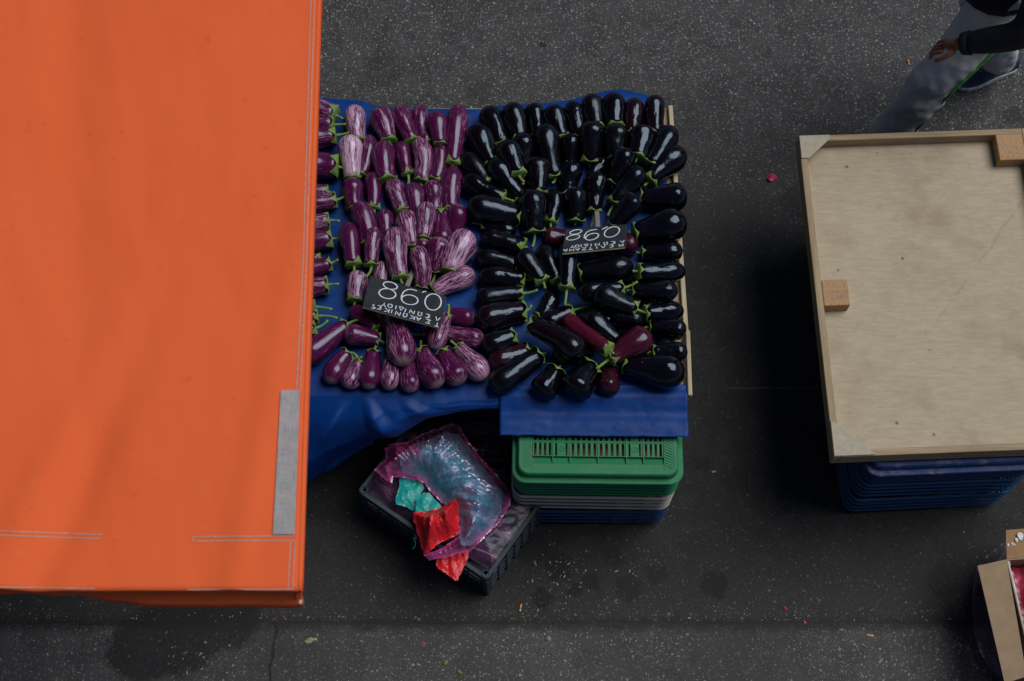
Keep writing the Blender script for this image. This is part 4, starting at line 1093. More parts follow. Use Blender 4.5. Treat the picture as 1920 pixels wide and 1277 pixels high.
# ------------------------------------------------------------------ awning
AZ = 2.2
def aw_z(x, y):
    return AZ + .05 * (-.5 - x) * .4 + .010 * fbm(x * 1.4, y * .6, 2, 2) + .0025 * ridge(x * 4.0 + y * 1.2, y * 1.1, 5, 3) - .016 * math.exp(-((x + .98 - .28 * (y - 1.2)) / .05) ** 2) * smooth01((1.8 - y) / 1.0) + .010 * math.exp(-((x + 1.08 - .30 * (y - 1.2)) / .05) ** 2) * smooth01((1.8 - y) / 1.0) \
        + .008 * math.exp(-((x + .62 - .10 * (y - 1.0)) / .04) ** 2) * smooth01((2.3 - y) / 1.2) - .007 * math.exp(-((x + 1.15 + .16 * (y - 2.0)) / .07) ** 2)
def aw_e(y): return interp([.824, 2.491, 4.2], [-.488, -.537, -.590], y)
aw = thing('awning', 'bright orange canvas awning over the left of the stall', 'awning', (-1.6, 2.2, 0))
awo = Vector((-1.6, 2.2, 0)); ySouth = .824; XW = -2.7
nx, ny = 190, 260
rows = []
HS = 8
for j in range(HS + 1):     # south valance
    v = 1 - j / HS; r_ = []
    for i in range(nx + 1):
        x = lerp(XW, aw_e(ySouth), i / nx); f = 1 - .10 * abs(fbm(x * 2, 0))
        z = aw_z(x, ySouth) - .105 * v * f; y = ySouth + .010 * math.sin(v * 3) - .016 * v * math.sin(x * 7 + fbm(x * 3, 1) * 2) * v
        r_.append(Vector((x, y, z)) - awo)
    rows.append(r_)
for j in range(1, ny + 1):
    y = lerp(ySouth, 4.3, j / ny); rows.append([Vector((lerp(XW, aw_e(y), i / nx), y, aw_z(lerp(XW, aw_e(y), i / nx), y))) - awo for i in range(nx + 1)])
part('canvas', [p for r_ in rows for p in r_], [(j * (nx + 1) + i, j * (nx + 1) + i + 1, (j + 1) * (nx + 1) + i + 1, (j + 1) * (nx + 1) + i) for j in range(len(rows) - 1) for i in range(nx)], 'canvas', aw, True).modifiers.new('s', 'SOLIDIFY').thickness = .0015
# rolled east hem and east valance
rows = []
for j in range(0, 121):
    y = lerp(ySouth + .002, 4.3, j / 120); x = aw_e(y); z = aw_z(x, y); dr = lerp(.03, .05, smooth01((y - .8) / 1.0))
    rows.append([Vector(q) - awo for q in ((x - .002, y, z + .001), (x + .005, y, z - .002), (x + .008, y, z - .010), (x + .008, y, z - .5 * dr), (x + .006 + .003 * fbm(y * 5, 2), y, z - dr))])
o_ = part('side_hem', [p for r_ in rows for p in r_], [(j * 5 + i, j * 5 + i + 1, (j + 1) * 5 + i + 1, (j + 1) * 5 + i) for j in range(120) for i in range(4)], 'canvas', aw, True); o_.modifiers.new('s', 'SOLIDIFY').thickness = .0015
def on_aw(px, py):
    p = P(px, py, AZ)
    for _ in range(4): p = P(px, py, aw_z(p.x, p.y))
    return p
def aw_strip(name, pxs, wdt, mat, up=.0014, n=60):
    vs2, fs2 = [], []
    for k in range(len(pxs) - 1):
        a, b = pxs[k], pxs[k + 1]; base_ = len(vs2)
        for i in range(n + 1):
            p = on_aw(lerp(a[0], b[0], i / n), lerp(a[1], b[1], i / n)); q = on_aw(b[0], b[1]) - on_aw(a[0], a[1]); sd = Vector((-q.y, q.x, 0)).normalized() * wdt / 2
            for s_ in (1, -1):
                w3 = p + sd * s_; w3.y = max(w3.y, ySouth + .001); w3.z = aw_z(w3.x, w3.y) + up; vs2.append(w3 - awo)
        for i in range(n): kk = base_ + 2 * i; fs2.append((kk, kk + 1, kk + 3, kk + 2))
    return part(name, vs2, fs2, mat, aw)
for ln in ([(-300, 992), (0, 996), (192, 1003)], [(-300, 1000), (0, 1004), (190, 1011)], [(362, 1007), (553, 1005)], [(362, 1015), (552, 1014)], [(-300, 1097), (0, 1101), (178, 1104)],
           [(352, 1106), (551, 1105)], [(545, 1014), (540, 1106)], [(553, 1014), (549, 1106)], [(362, 1007), (362, 1015)],
           [(589, 0), (574, 500), (563, 733)], [(583, 0), (568, 500), (556, 733)], [(589, 0), (598, -300)], [(583, 0), (592, -300)]):
    aw_strip('stitching', ln, .0019, 'thread')
vs2, fs2 = [], []
for i in range(41):
    for j in range(5):
        v = i / 40; u = j / 4; p = on_aw(lerp(lerp(527, 563, u), lerp(512, 553, u), v), lerp(733, 1003, v)); p.z += .0032; vs2.append(p - awo)
for i in range(40):
    for j in range(4): k = i * 5 + j; fs2.append((k, k + 1, k + 6, k + 5))
part('fastening_strip', vs2, fs2, 'velcro', aw).modifiers.new('s', 'SOLIDIFY').thickness = .0016
# little corner piece of hanging valance with white edging
cq = P(563, 1110, AZ - .02)
pts = [P(556, 1108, AZ - .01), P(566, 1098, AZ - .03), P(567, 1134, AZ - .115), P(556, 1136, AZ - .118)]
part('corner_flap', [p - awo for p in pts] + [p - awo + Vector((0, .006, -.001)) for p in pts], [(3, 2, 1, 0), (4, 5, 6, 7), (0, 1, 5, 4), (1, 2, 6, 5), (2, 3, 7, 6), (3, 0, 4, 7)], 'canvas', aw)
for (a, b, c, d) in (((560, 1086), (567, 1092), (567, 1100), (560, 1097)), ((562, 1126), (567, 1125), (566, 1133), (561, 1132))):
    pts = [P(*q_, AZ - .02) + Vector((0, 0, .004)) for q_ in (a, b, c, d)]
    part('edging', [p - awo for p in pts] + [p - awo - Vector((0, 0, .003)) for p in pts], [(3, 2, 1, 0), (4, 5, 6, 7), (0, 1, 5, 4), (1, 2, 6, 5), (2, 3, 7, 6), (3, 0, 4, 7)], 'hem', aw)
# frame
for pth in ([(-.52, .86, AZ - .045), (-.60, 4.2, AZ - .045)], [(-2.68, .86, AZ - .02), (-.52, .86, AZ - .045)], [(-2.68, 4.2, AZ - .02), (-.60, 4.2, AZ - .045)], [(-1.6, 2.2, AZ + .0), (-.53, .87, AZ - .05)], [(-1.6, 2.2, AZ), (-.6, 4.1, AZ - .05)]):
    tube('frame_rail', [Vector(p) - awo for p in pth], .011, 'steel', aw, 8)
tube('pole', [Vector((0, 0, 0)), Vector((0, 0, AZ))], .02, 'steel', aw, 12)
tube('pole_foot', [Vector((0, 0, 0)), Vector((0, 0, .04))], [.16, .15], 'steel', aw, 16)

# ------------------------------------------------------------------ black crates with wrapped eggplants and bags
def black_crate(label, cx_, cy_, rz, L, W, H, group):
    o = thing('crate', label, 'crate', (cx_, cy_, 0), rz, group)
    me = ring_mesh('rim', [(L - .004, W - .004, .012, H - .022), (L, W, .014, H - .018), (L, W, .014, H)], .014, 3); link('rim', me, 'black_plastic', o)
    for i in range(4):
        z1 = H - .040 - i * .048; me = ring_mesh('slat', [(L - .012, W - .012, .01, z1 - .026), (L - .008, W - .008, .01, z1)], .004, 3); link('slat', me, 'black_plastic', o)
    bm = bmesh.new(); bm_box(bm, -.003, .003, -.0055, .0055, .002, H - .022); rib = bm_mesh('wall_rib', bm)
    for i in range(10):
        for sg in (-1, 1): c = link('wall_rib', rib, 'black_plastic', o); c.location = (lerp(-L / 2 + .03, L / 2 - .03, i / 9), sg * (W / 2 - .0085), 0)
    for i in range(7):
        for sg in (-1, 1): c = link('wall_rib', rib, 'black_plastic', o); c.location = (sg * (L / 2 - .0085), lerp(-W / 2 + .03, W / 2 - .03, i / 6), 0); c.rotation_euler = (0, 0, math.pi / 2)
    bm = bmesh.new(); bm_box(bm, -L / 2 + .008, L / 2 - .008, -W / 2 + .008, W / 2 - .008, 0, .006); from_bm('floor', bm, 'black_plastic', o)
    for sx in (-1, 1):
        for sy in (-1, 1):
            px_, py_ = sx * (L / 2 - .017), sy * (W / 2 - .017)
            me = ring_mesh('corner_socket', [(.030, .030, .0145, H - .05), (.030, .030, .0145, H + .005)], .0035, 4)
            c = link('corner_socket', me, 'black_plastic', o); c.location = (px_, py_, 0)
            bm = bmesh.new(); bm_box(bm, px_ - .014, px_ + .014, py_ - .014, py_ + .014, .003, H - .05); from_bm('corner_post', bm, 'black_plastic', o)
    return o
cb_, cl_, cr_ = P(913, 1088, .25), P(670, 921, .25), P(1020, 940, .25)
d1 = cl_ - cb_; d2 = cr_ - cb_
Lc, Wc = d1.length, d2.length; rz = math.atan2(d1.y, d1.x); ctr = cb_ + d1 / 2 + d2 / 2
ctr = cb_ + d1 / 2 + Vector((-d1.y, d1.x, 0)).normalized() * (-Wc / 2 if (Vector((-d1.y, d1.x, 0)).dot(d2) < 0) else Wc / 2)
GC = 'black crates of wrapped eggplants on the road'
black_crate('black plastic crate lying askew under coloured plastic bags', ctr.x, ctr.y, rz, Lc, Wc, .25, GC)
CT_ = Vector((ctr.x, ctr.y, 0)); ux = Vector((math.cos(rz), math.sin(rz), 0)); uy = Vector((-math.sin(rz), math.cos(rz), 0))
_placed = []
WG = 'eggplants packed in the askew black crate'
rg = random.Random(5); k_ = 0
lab = ['in the black crate at its near corner, pale lilac', 'in the black crate beside the right rim', 'in the black crate under clear film next to the pink bag', 'in the black crate under the lower bag edge', 'in the black crate near its left corner', 'in the black crate along the left rim', 'in the black crate beneath the teal bag', 'in the black crate at its far corner beyond the pink bag', 'in the black crate under the middle of the bags', 'in the black crate low at the far rim', 'in the black crate beside the red bag', 'in the black crate along the right rim, far end']
for i in range(4):
    for j in range(3):
        u = lerp(-Lc / 2 + .10, Lc / 2 - .10, i / 3); v = lerp(-Wc / 2 + .075, Wc / 2 - .075, j / 2)
        c3 = CT_ + ux * u + uy * v; a_ = rg.uniform(-.3, .3) + rz + (0 if (i + j) % 2 else 3.14)
        dv = Vector((math.cos(a_), math.sin(a_), 0)) * .088; r = rg.uniform(.032, .037); z = .19
        me, cm, e, ed = eggplant_mesh(.176, r, rg.uniform(-.1, .1), .3, .3, 900 + k_)
        o = thing('eggplant', 'wrapped eggplant ' + lab[k_], 'eggplant', (c3.x - dv.x, c3.y - dv.y, z), a_, WG)
        f = link('fruit', me, 'striped', o); f['tone'] = rg.uniform(.35, .8); link('calyx', cm, 'calyx', o); k_ += 1
# a liner under them so they do not float
prism('crate_liner', [(CT_ + ux * a + uy * b)[:2] for a, b in ((-Lc / 2 + .02, -Wc / 2 + .02), (Lc / 2 - .02, -Wc / 2 + .02), (Lc / 2 - .02, Wc / 2 - .02), (-Lc / 2 + .02, Wc / 2 - .02))], .0062, .156, 'black_plastic', None, 0)
tag(bpy.data.objects['crate_liner'], 'dark packed layer inside the askew black crate, below the wrapped fruit', 'liner')

def poly_in(pt, poly):
    x, y = pt; c = False; n = len(poly)
    for i in range(n):
        x1, y1 = poly[i]; x2, y2 = poly[(i + 1) % n]
        if (y1 > y) != (y2 > y) and x < (x2 - x1) * (y - y1) / (y2 - y1) + x1: c = not c
    return c
def dseg(p, a, b):
    ax, ay = a; bx, by = b; dx, dy = bx - ax, by - ay; t = max(0, min(1, ((p[0] - ax) * dx + (p[1] - ay) * dy) / (dx * dx + dy * dy + 1e-12)))
    return math.hypot(p[0] - ax - t * dx, p[1] - ay - t * dy)
def crumple(name, label, cat, poly_px, z, zc, mat, amp=.02, step=.006, seed=0, freq=7, edge=.03, org_=(660, 730), s=3.1925, parent=None, slope=None, aniso=(1, 1), ang=0, polar=None, pk=5.0):
    """a crumpled film: outline traced at height z, domed to zc in the middle"""
    pw = [P(org_[0] + p[0] / s, org_[1] + p[1] / s, z) for p in poly_px]; poly = [(p.x, p.y) for p in pw]
    dense = []
    rg = random.Random(seed)
    for i in range(len(poly)):
        a, b = poly[i], poly[(i + 1) % len(poly)]; L = math.hypot(b[0] - a[0], b[1] - a[1]); k = max(1, int(L / step))
        nrm = (-(b[1] - a[1]) / L, (b[0] - a[0]) / L)
        for q in range(k):
            t = q / k; jz = .004 * fbm((a[0] + t * (b[0] - a[0])) * 40, (a[1] + t * (b[1] - a[1])) * 40, seed) if q else 0
            dense.append((lerp(a[0], b[0], t) + nrm[0] * jz, lerp(a[1], b[1], t) + nrm[1] * jz))
    xs_ = [p[0] for p in dense]; ys_ = [p[1] for p in dense]; inner = []
    y = min(ys_)
    while y < max(ys_):
        x = min(xs_)
        while x < max(xs_):
            q = (x + rg.uniform(-.25, .25) * step, y + rg.uniform(-.25, .25) * step)
            if poly_in(q, dense): inner.append(q)
            x += step
        y += step
    nd = len(dense)
    sil = []
    for q in inner:
        d = min(dseg(q, poly[i], poly[(i + 1) % len(poly)]) for i in range(len(poly)))
        if d > step * .5: sil.append((q, d))
    co = [Vector(p) for p in dense] + [Vector(q) for q, d in sil]; dist = [0.0] * nd + [d for q, d in sil]
    vv, ee, ff, ov, oe, of = delaunay_2d_cdt(co, [(i, (i + 1) % nd) for i in range(nd)], [], 1, 1e-6)
    ca, sa = math.cos(ang), math.sin(ang); verts = []; ed = []
    for i, p in enumerate(vv):
        o_i = ov[i][0] if ov[i] else 0; d = dist[o_i] if o_i < len(dist) else 0
        xr = (p.x * ca + p.y * sa) * aniso[0]; yr = (-p.x * sa + p.y * ca) * aniso[1]
        w_ = smooth01(d / .05)
        zz = lerp(z, zc, smooth01(d / .10)) + amp * (.35 + .65 * w_) * (.50 * ridge(xr * freq, yr * freq, seed, 5) + .4 * fbm(xr * freq * .7, yr * freq * .7, seed + 9, 3))
        if polar:
            dx_, dy_ = p.x - polar[0], p.y - polar[1]; rr_ = math.hypot(dx_, dy_); th_ = math.atan2(dy_, dx_)
            zz += amp * .55 * w_ * ridge(th_ * pk + .4 * fbm(p.x * 5, p.y * 5, seed), rr_ * 2.2, seed + 2, 4) * min(1, rr_ * 6)
        if slope: zz += slope(p)
        verts.append((p.x, p.y, zz)); ed.append(max(0., 1 - d / edge, (.75 * smooth01((pin[0] - .01 - p.x) / .09 + .5 * fbm(p.x * 9, p.y * 9)) if polar and 'pink' in mat else 0)))
    me = mesh(name, verts, [tuple(f) for f in ff], True)
    at_ = me.attributes.new('edge', 'FLOAT', 'POINT'); at_.data.foreach_set('value', ed)
    o = link(name, me, mat, parent)
    if label: tag(o, label, cat)
    return o
rim = [(-Lc / 2 + .02, -Wc / 2 + .02), (Lc / 2 - .02, -Wc / 2 + .02), (Lc / 2 - .02, Wc / 2 - .02), (-Lc / 2 + .02, Wc / 2 - .02)]
filmpx = [(850, 1100), (700, 1010), (660, 960), (360, 850), (130, 650), (75, 590), (160, 500), (290, 310), (370, 235), (450, 240), (560, 300), (800, 480), (950, 575), (1085, 690), (1060, 760)]
crumple('plastic_film', 'clear plastic film wrapped over the eggplants in the askew black crate', 'plastic film', filmpx, .225, .245, 'clear_film', amp=.022, seed=3, freq=4.5, aniso=(1, 2.0), ang=.6)
pin = P(660 + 440 / 3.1925, 730 + 560 / 3.1925, .3); pin = (pin.x, pin.y)
teal = [(285, 405), (330, 360), (400, 325), (500, 285), (570, 262), (640, 275), (690, 340), (760, 440), (840, 530), (905, 630), (890, 740), (830, 850), (720, 935), (660, 940), (640, 890), (650, 800), (620, 740), (560, 690), (470, 600), (420, 540), (300, 500)]
crumple('plastic_bag', 'teal plastic bag bundled inside the pink one on the black crate', 'plastic bag', teal, .27, .325, 'teal_film', amp=.034, seed=11, freq=7, polar=pin, pk=4.5)
red = [(368, 752), (440, 742), (500, 738), (560, 715), (620, 668), (640, 690), (640, 780), (652, 860), (630, 890), (540, 925), (500, 950), (470, 985), (430, 990), (405, 900), (385, 840)]
crumple('plastic_bag', 'shiny red plastic bag spilling out of the pink bag over the crate edge', 'plastic bag', red, .285, .315, 'red_bag', amp=.12, step=.0045, seed=21, freq=5, aniso=(2.5, .8), ang=.2)
redl = [(508, 1005), (600, 985), (700, 960), (695, 1010), (662, 1085), (632, 1148), (600, 1135), (560, 1100), (530, 1085), (503, 1055)]
crumple('plastic_bag', 'torn red bag corner hanging below the pink bag over the near rim', 'plastic bag', redl, .255, .262, 'red_bag', amp=.02, seed=23, freq=12, aniso=(2.5, 1), ang=.2)
m1 = [(286, 520), (350, 535), (425, 560), (430, 600), (395, 650), (385, 742), (330, 705), (265, 690), (262, 650), (282, 590)]
crumple('plastic_bag', 'dark mint plastic scrap left of the red bag', 'plastic bag', m1, .275, .290, 'mint_bag', amp=.016, seed=31, freq=12)
m2 = [(380, 650), (400, 642), (430, 620), (465, 622), (500, 660), (548, 716), (520, 745), (490, 772), (450, 745), (385, 742)]
crumple('plastic_bag', 'bright mint plastic scrap lying on the red bag', 'plastic bag', m2, .300, .310, 'mint_bag', amp=.022, seed=33, freq=16)
pink = [(215, 335), (245, 328), (330, 325), (390, 290), (440, 265), (520, 235), (570, 210), (600, 205), (635, 215), (655, 240), (690, 300), (760, 400), (850, 500), (905, 560), (955, 620), (945, 700), (880, 800), (780, 900), (710, 980), (640, 985), (600, 1005), (520, 1015), (460, 1027), (428, 992), (480, 978), (540, 955), (620, 900), (652, 880), (648, 780), (600, 745), (560, 705), (480, 622), (430, 565), (400, 552), (300, 530), (248, 528), (240, 570), (180, 530), (150, 500), (133, 488), (165, 455), (205, 420), (195, 360), (225, 350)]
crumple('plastic_bag', 'large see-through pink plastic bag crumpled on the askew black crate', 'plastic bag', pink, .29, .365, 'pink_film', amp=.046, step=.0042, seed=42, freq=6, edge=.034, polar=pin, pk=6)
for pts, lb in (([(810, 335), (780, 380), (770, 420), (790, 460), (840, 478), (890, 490), (935, 450)], 'thin green twine end curling over the right rim of the black crate'), ([(375, 870), (385, 890), (370, 890), (380, 920), (375, 945), (355, 962)], 'thin green twine end hanging below the left rim of the black crate')):
    pw = [P(660 + a / 3.1925, 730 + b / 3.1925, .262 + .008 * math.sin(i)) for i, (a, b) in enumerate(pts)]; o0 = pw[0].copy()
    fine_ = []
    for i in range(len(pw) - 1):
        for t in (0, .33, .66): fine_.append(pw[i].lerp(pw[i + 1], t))
    o = tube('twine', [p - o0 for p in fine_] , .0013, 'twine', None, 6); o.location = o0; tag(o, lb, 'twine')
# second black crate behind, in the dark under the table
b2 = black_crate('black crate standing in the dark under the stall behind the askew one', -.13, 2.13, R(90), .60, .235, .25, GC)
fp2 = [(610, 120), (640, 60), (890, 60), (895, 500), (860, 560), (700, 400)]
bx2 = [P(845, 800, .25), P(935, 800, .25)]
crumple('plastic_film', 'clear film over the dark crate under the stall', 'plastic film', [(640, 40), (890, 40), (890, 420), (800, 420), (690, 250)], .225, .235, 'clear_film', amp=.02, seed=51, freq=10, aniso=(2.5, .8))
for q in range(4):
    me, cm, e, ed = eggplant_mesh(.17, .034, .05, .3, .3, 960 + q)
    o = thing('eggplant', 'eggplant under film in the rear black crate, %s' % ('nearest the camera', 'second from the camera', 'third from the camera', 'farthest back')[q], 'eggplant', (-.21, 1.89 + q * .085, .19), .05 * q, 'eggplants in the rear black crate')
    f = link('fruit', me, 'striped', o); f['tone'] = .4; link('calyx', cm, 'calyx', o)
prism('crate_liner', [(-.23, 1.85), (-.03, 1.85), (-.03, 2.41), (-.23, 2.41)], .0062, .157, 'black_plastic', None, 0); tag(bpy.data.objects['crate_liner.001'], 'dark packed layer inside the rear black crate', 'liner')

# ------------------------------------------------------------------ cardboard box with red net bag
bz = .30
q0 = P(1887, 1049, bz); bd = (P(1925, 1210, bz) - q0).normalized(); bn = Vector((-bd.y, bd.x, 0)); bn = bn if bn.x > 0 else -bn
box = thing('cardboard_box', 'open brown cardboard box with flaps folded out', 'box', (q0.x, q0.y, 0))
Lb, Wb = .55, .36
def bw(u, v): p = bd * u + bn * v; return (p.x, p.y)
for nm, q4 in (('side', (0, Lb, 0, .004)), ('side', (0, Lb, Wb - .004, Wb)), ('side', (0, .004, .0045, Wb - .0045)), ('side', (Lb - .004, Lb, .0045, Wb - .0045)), ('bottom', (.0045, Lb - .0045, .0045, Wb - .0045))):
    prism(nm, [bw(q4[0], q4[2]), bw(q4[1], q4[2]), bw(q4[1], q4[3]), bw(q4[0], q4[3])], 0, bz if nm == 'side' else .005, 'cardboard', box, 0)
def flap(pts, mat='cardboard'):
    off = Vector((q0.x, q0.y, 0)); v = [p - off for p in pts]; n_ = (v[1] - v[0]).cross(v[2] - v[0]).normalized() * .004
    if n_.z > 0: n_ = -n_
    vs_ = v + [p + n_ for p in v]
    part('flap', vs_, [(0, 1, 2, 3), (7, 6, 5, 4), (0, 4, 5, 1), (1, 5, 6, 2), (2, 6, 7, 3), (3, 7, 4, 0)], mat, box)
c0 = q0 + Vector((0, 0, .002)); c1 = q0 + bd * Lb
flap([c0, P(1833, 1061, bz - .015), P(1883, 1277, bz - .015) + (P(1883, 1277, bz - .015) - P(1833, 1061, bz - .015)) * .02, P(1925, 1268, bz)])
flap([c0 + Vector((.001, .001, 0)), P(1886, 994, bz - .02), P(1886, 994, bz - .02) + bn * Wb, q0 + bn * Wb], 'card_in')
off = Vector((q0.x, q0.y, 0))
for (a, b, r_) in ((1913, 1006, .011), (1906, 1013, .006), (1898, 1020, .004), (1890, 1022, .004), (1902, 1022, .003)):
    p = P(a, b, bz - .010) - off; vs_ = [p + Vector((r_ * math.cos(k) * (1 + .3 * math.sin(3 * k)), r_ * 1.4 * math.sin(k), .0035)) for k in [i * .6283 for i in range(10)]]
    part('paint_splash', vs_, [tuple(range(10))], 'white_paint', box)
bm = bmesh.new()
bagv = []; nn = 26
for i in range(nn + 1):
    for j in range(nn + 1):
        u = lerp(.012, Lb - .012, i / nn); v = lerp(.012, Wb - .012, j / nn); p = bd * u + bn * v
        cell = abs(math.sin(u * 42 + math.sin(v * 9))) * abs(math.sin(v * 42 + math.sin(u * 11)))
        e = min(i, nn - i, j, nn - j) / nn * 4; bagv.append((p.x, p.y, .20 + .05 * min(1, e) + .035 * cell))
o = part('net_bag', bagv, [(i * (nn + 1) + j, i * (nn + 1) + j + 1, (i + 1) * (nn + 1) + j + 1, (i + 1) * (nn + 1) + j) for i in range(nn) for j in range(nn)], 'net', None, True)
o.location = (q0.x, q0.y, 0); tag(o, 'red net bag of onions inside the cardboard box', 'bag')
# bubbly white liner along the rim
o = crumple('liner_film', None, None, [(0, 0), (6, -1), (60, 245), (75, 330), (64, 330), (52, 250)], bz - .008, bz - .004, 'hem', amp=.008, step=.004, seed=5, freq=40, org_=(1889, 1052), s=1.6)
tag(o, 'crinkled whitish liner along the inner rim of the cardboard box', 'liner')
fpx = [(1890, 1010), (1866, 1030), (1846, 1046), (1832, 1064), (1825, 1090), (1822, 1130), (1824, 1180), (1835, 1222), (1855, 1255), (1885, 1290), (1910, 1290), (1900, 1200), (1880, 1100), (1892, 1040)]
crumple('plastic_film', 'clear plastic bag bulging out around the cardboard box', 'plastic film', fpx, .06, .14, 'clear_film', amp=.03, step=.006, seed=61, freq=7, org_=(0, 0), s=1, aniso=(3, 1), ang=.1)

# ------------------------------------------------------------------ person walking, upper right
pr = thing('person', 'person in grey trousers with lime piping and navy jacket striding past the wooden board', 'person', (1.92, 3.6, 0))
PO = Vector((1.92, 3.6, 0))
def skin_mesh(name, pts, edges, radii, mat, parent, lev=2, root=0):
    me = bpy.data.meshes.new(name); me.from_pydata([tuple(Vector(p) - PO) for p in pts], edges, []); me.update()
    o = link(name, me, mat, parent)
    o.modifiers.new('sk', 'SKIN'); o.modifiers['sk'].use_smooth_shade = True
    for i, r in enumerate(radii):
        sv = me.skin_vertices[0].data[i]; sv.radius = r if isinstance(r, tuple) else (r, r); sv.use_root = (i == root)
    ss = o.modifiers.new('ss', 'SUBSURF'); ss.levels = lev; ss.render_levels = lev
    return o
fkn = P(1752, 128, .50); fan = P(1652, 262, .11); hipc = Vector((1.93, 3.62, .93)); hdir = Vector((-.80, -.60, 0)).normalized(); side = Vector((-hdir.y, hdir.x, 0))   # side = his right? (points -> +)
side = Vector((.6, -.8, 0))   # towards the camera: his left
ran = P(1884, 118, .12); hipL = hipc + side * .09; hipR = hipc - side * .09
sh0 = P(1872, 128, .03); rdir = (P(1785, 160, .03) - P(1895, 122, .03)).normalized(); rdir.z = 0
fkn = Vector((1.735, 3.40, .52)); rkn = lerp(hipR, ran, .5) + hdir * .06 + Vector((0, 0, .02))
ft = lambda a, sgn: [a, a + Vector((0, 0, -.06)), a + hdir * .12 + Vector((0, 0, -.075)), a + hdir * .19 + Vector((0, 0, -.08))]
chest = hipc + Vector((-.03, -.02, .40)); neck = chest + Vector((-.02, -.01, .16)); head = neck + Vector((-.04, -.03, .12)); crown = head + Vector((-.02, -.01, .10))
shL = chest + side * .17 + Vector((0, 0, .08)); shR = chest - side * .17 + Vector((0, 0, .08))
wrL = P(1806, 82, .86); elL = P(1925, 66, 1.02); 
elR = shR - hdir * .12 + Vector((.02, 0, -.28)); wrR = elR - hdir * .04 + Vector((0, 0, -.24))
hd = (P(1755, 88, .78) - wrL).normalized()
pts = [hipc, chest, neck, head, crown, hipL, fkn, fan, fan + Vector((0, 0, -.05)), fan + hdir * .15 + Vector((0, 0, -.08)), hipR, rkn, ran, Vector((sh0.x, sh0.y, .06)), Vector((sh0.x, sh0.y, .045)) + rdir * .06,
       shL, elL, wrL, wrL + hd * .045, wrL + hd * .085, shR, elR, wrR, wrR + Vector((0, 0, -.08))]
eg = [(0, 1), (1, 2), (2, 3), (3, 4), (0, 5), (5, 6), (6, 7), (7, 8), (8, 9), (0, 10), (10, 11), (11, 12), (12, 13), (13, 14), (1, 15), (15, 16), (16, 17), (17, 18), (18, 19), (1, 20), (20, 21), (21, 22), (22, 23)]
rad = [.12, .13, .055, .088, .075, .085, .055, .036, .035, .03, 0.085, .055, .034, .030, .018, .055, .038, (.026, .030), (.040, .018), (.038, .016), .055, .038, .026, (.038, .018)]
skin_mesh('body', pts, eg, rad, 'skin', pr)
# fingers of the near hand: four fingers and a thumb
acr = hd.cross(Vector((0, 0, 1))).normalized(); nn_ = acr.cross(hd).normalized(); nn_ = nn_ if nn_.z > 0 else -nn_
for hb, hdv, ac, nm in ((wrL + hd * .075, hd, acr, nn_), (wrR + Vector((0, 0, -.07)), Vector((0, 0, -1)), hdir, side)):
    for k, (o_, l_) in enumerate(((-.030, .070), (-.010, .080), (.011, .074), (.030, .060))):
        b0 = hb + ac * o_; j1 = b0 + hdv * (.02 + l_ * .38) - nm * .004; j2 = j1 + (hdv * .8 - nm * .6).normalized() * l_ * .34; j3 = j2 + (hdv * .45 - nm * .9).normalized() * l_ * .26
        skin_mesh('finger', [b0, j1, j2, j3], [(0, 1), (1, 2), (2, 3)], [.0095, .0092, .0085, .0070], 'skin', pr, 1)
    b0 = hb - hdv * .055 + ac * -.030; j1 = b0 + hdv * .03 - ac * .028 - nm * .004; j2 = j1 + hdv * .032 - ac * .006 - nm * .006; j3 = j2 + hdv * .024 + ac * .002 - nm * .006
    skin_mesh('thumb', [b0, j1, j2, j3], [(0, 1), (1, 2), (2, 3)], [.013, .011, .010, .008], 'skin', pr, 1)
# clothes
skin_mesh('trousers', [hipc + Vector((0, 0, .06)), hipL, hipL.lerp(fkn, .55), fkn, fkn.lerp(fan, .5) + Vector((.01, .0, 0)), fan + Vector((0, 0, -.02)), hipR, hipR.lerp(rkn, .5), rkn, rkn.lerp(ran, .5), ran + Vector((0, 0, -.035))],
          [(0, 1), (1, 2), (2, 3), (3, 4), (4, 5), (0, 6), (6, 7), (7, 8), (8, 9), (9, 10)], [.15, .125, .108, .092, .086, .088, .12, .10, .085, .08, .078], 'trousers', pr)
tj = bpy.data.objects['trousers']; tj.modifiers['ss'].levels = tj.modifiers['ss'].render_levels = 4
tx = bpy.data.textures.new('folds', 'CLOUDS'); tx.noise_scale = .15; tx.noise_depth = 2
dm = tj.modifiers.new('folds', 'DISPLACE'); dm.texture = tx; dm.strength = .06; dm.mid_level = .5
def along(pts_, n=8):
    out = []
    for i in range(len(pts_) - 1):
        for q in range(n): out.append(pts_[i].lerp(pts_[i + 1], q / n))
    return out + [pts_[-1]]
jk = skin_mesh('jacket', [hipc + Vector((-.05, -.10, -.13)), hipc + Vector((-.01, 0, .16)), chest, neck + Vector((0, 0, -.03)), shL, elL, wrL + (elL - wrL).normalized() * .012, shR, elR, wrR], [(0, 1), (1, 2), (2, 3), (2, 4), (4, 5), (5, 6), (2, 7), (7, 8), (8, 9)],
          [.205, .19, .165, .075, .09, .066, .047, .09, .066, .047], 'jacket', pr)
jk.modifiers['sk'].branch_smoothing = .4
tube('cuff', [wrL - PO + (elL - wrL).normalized() * .0, wrL - PO + (elL - wrL).normalized() * .03], [.044, .048], 'jacket', pr, 16)
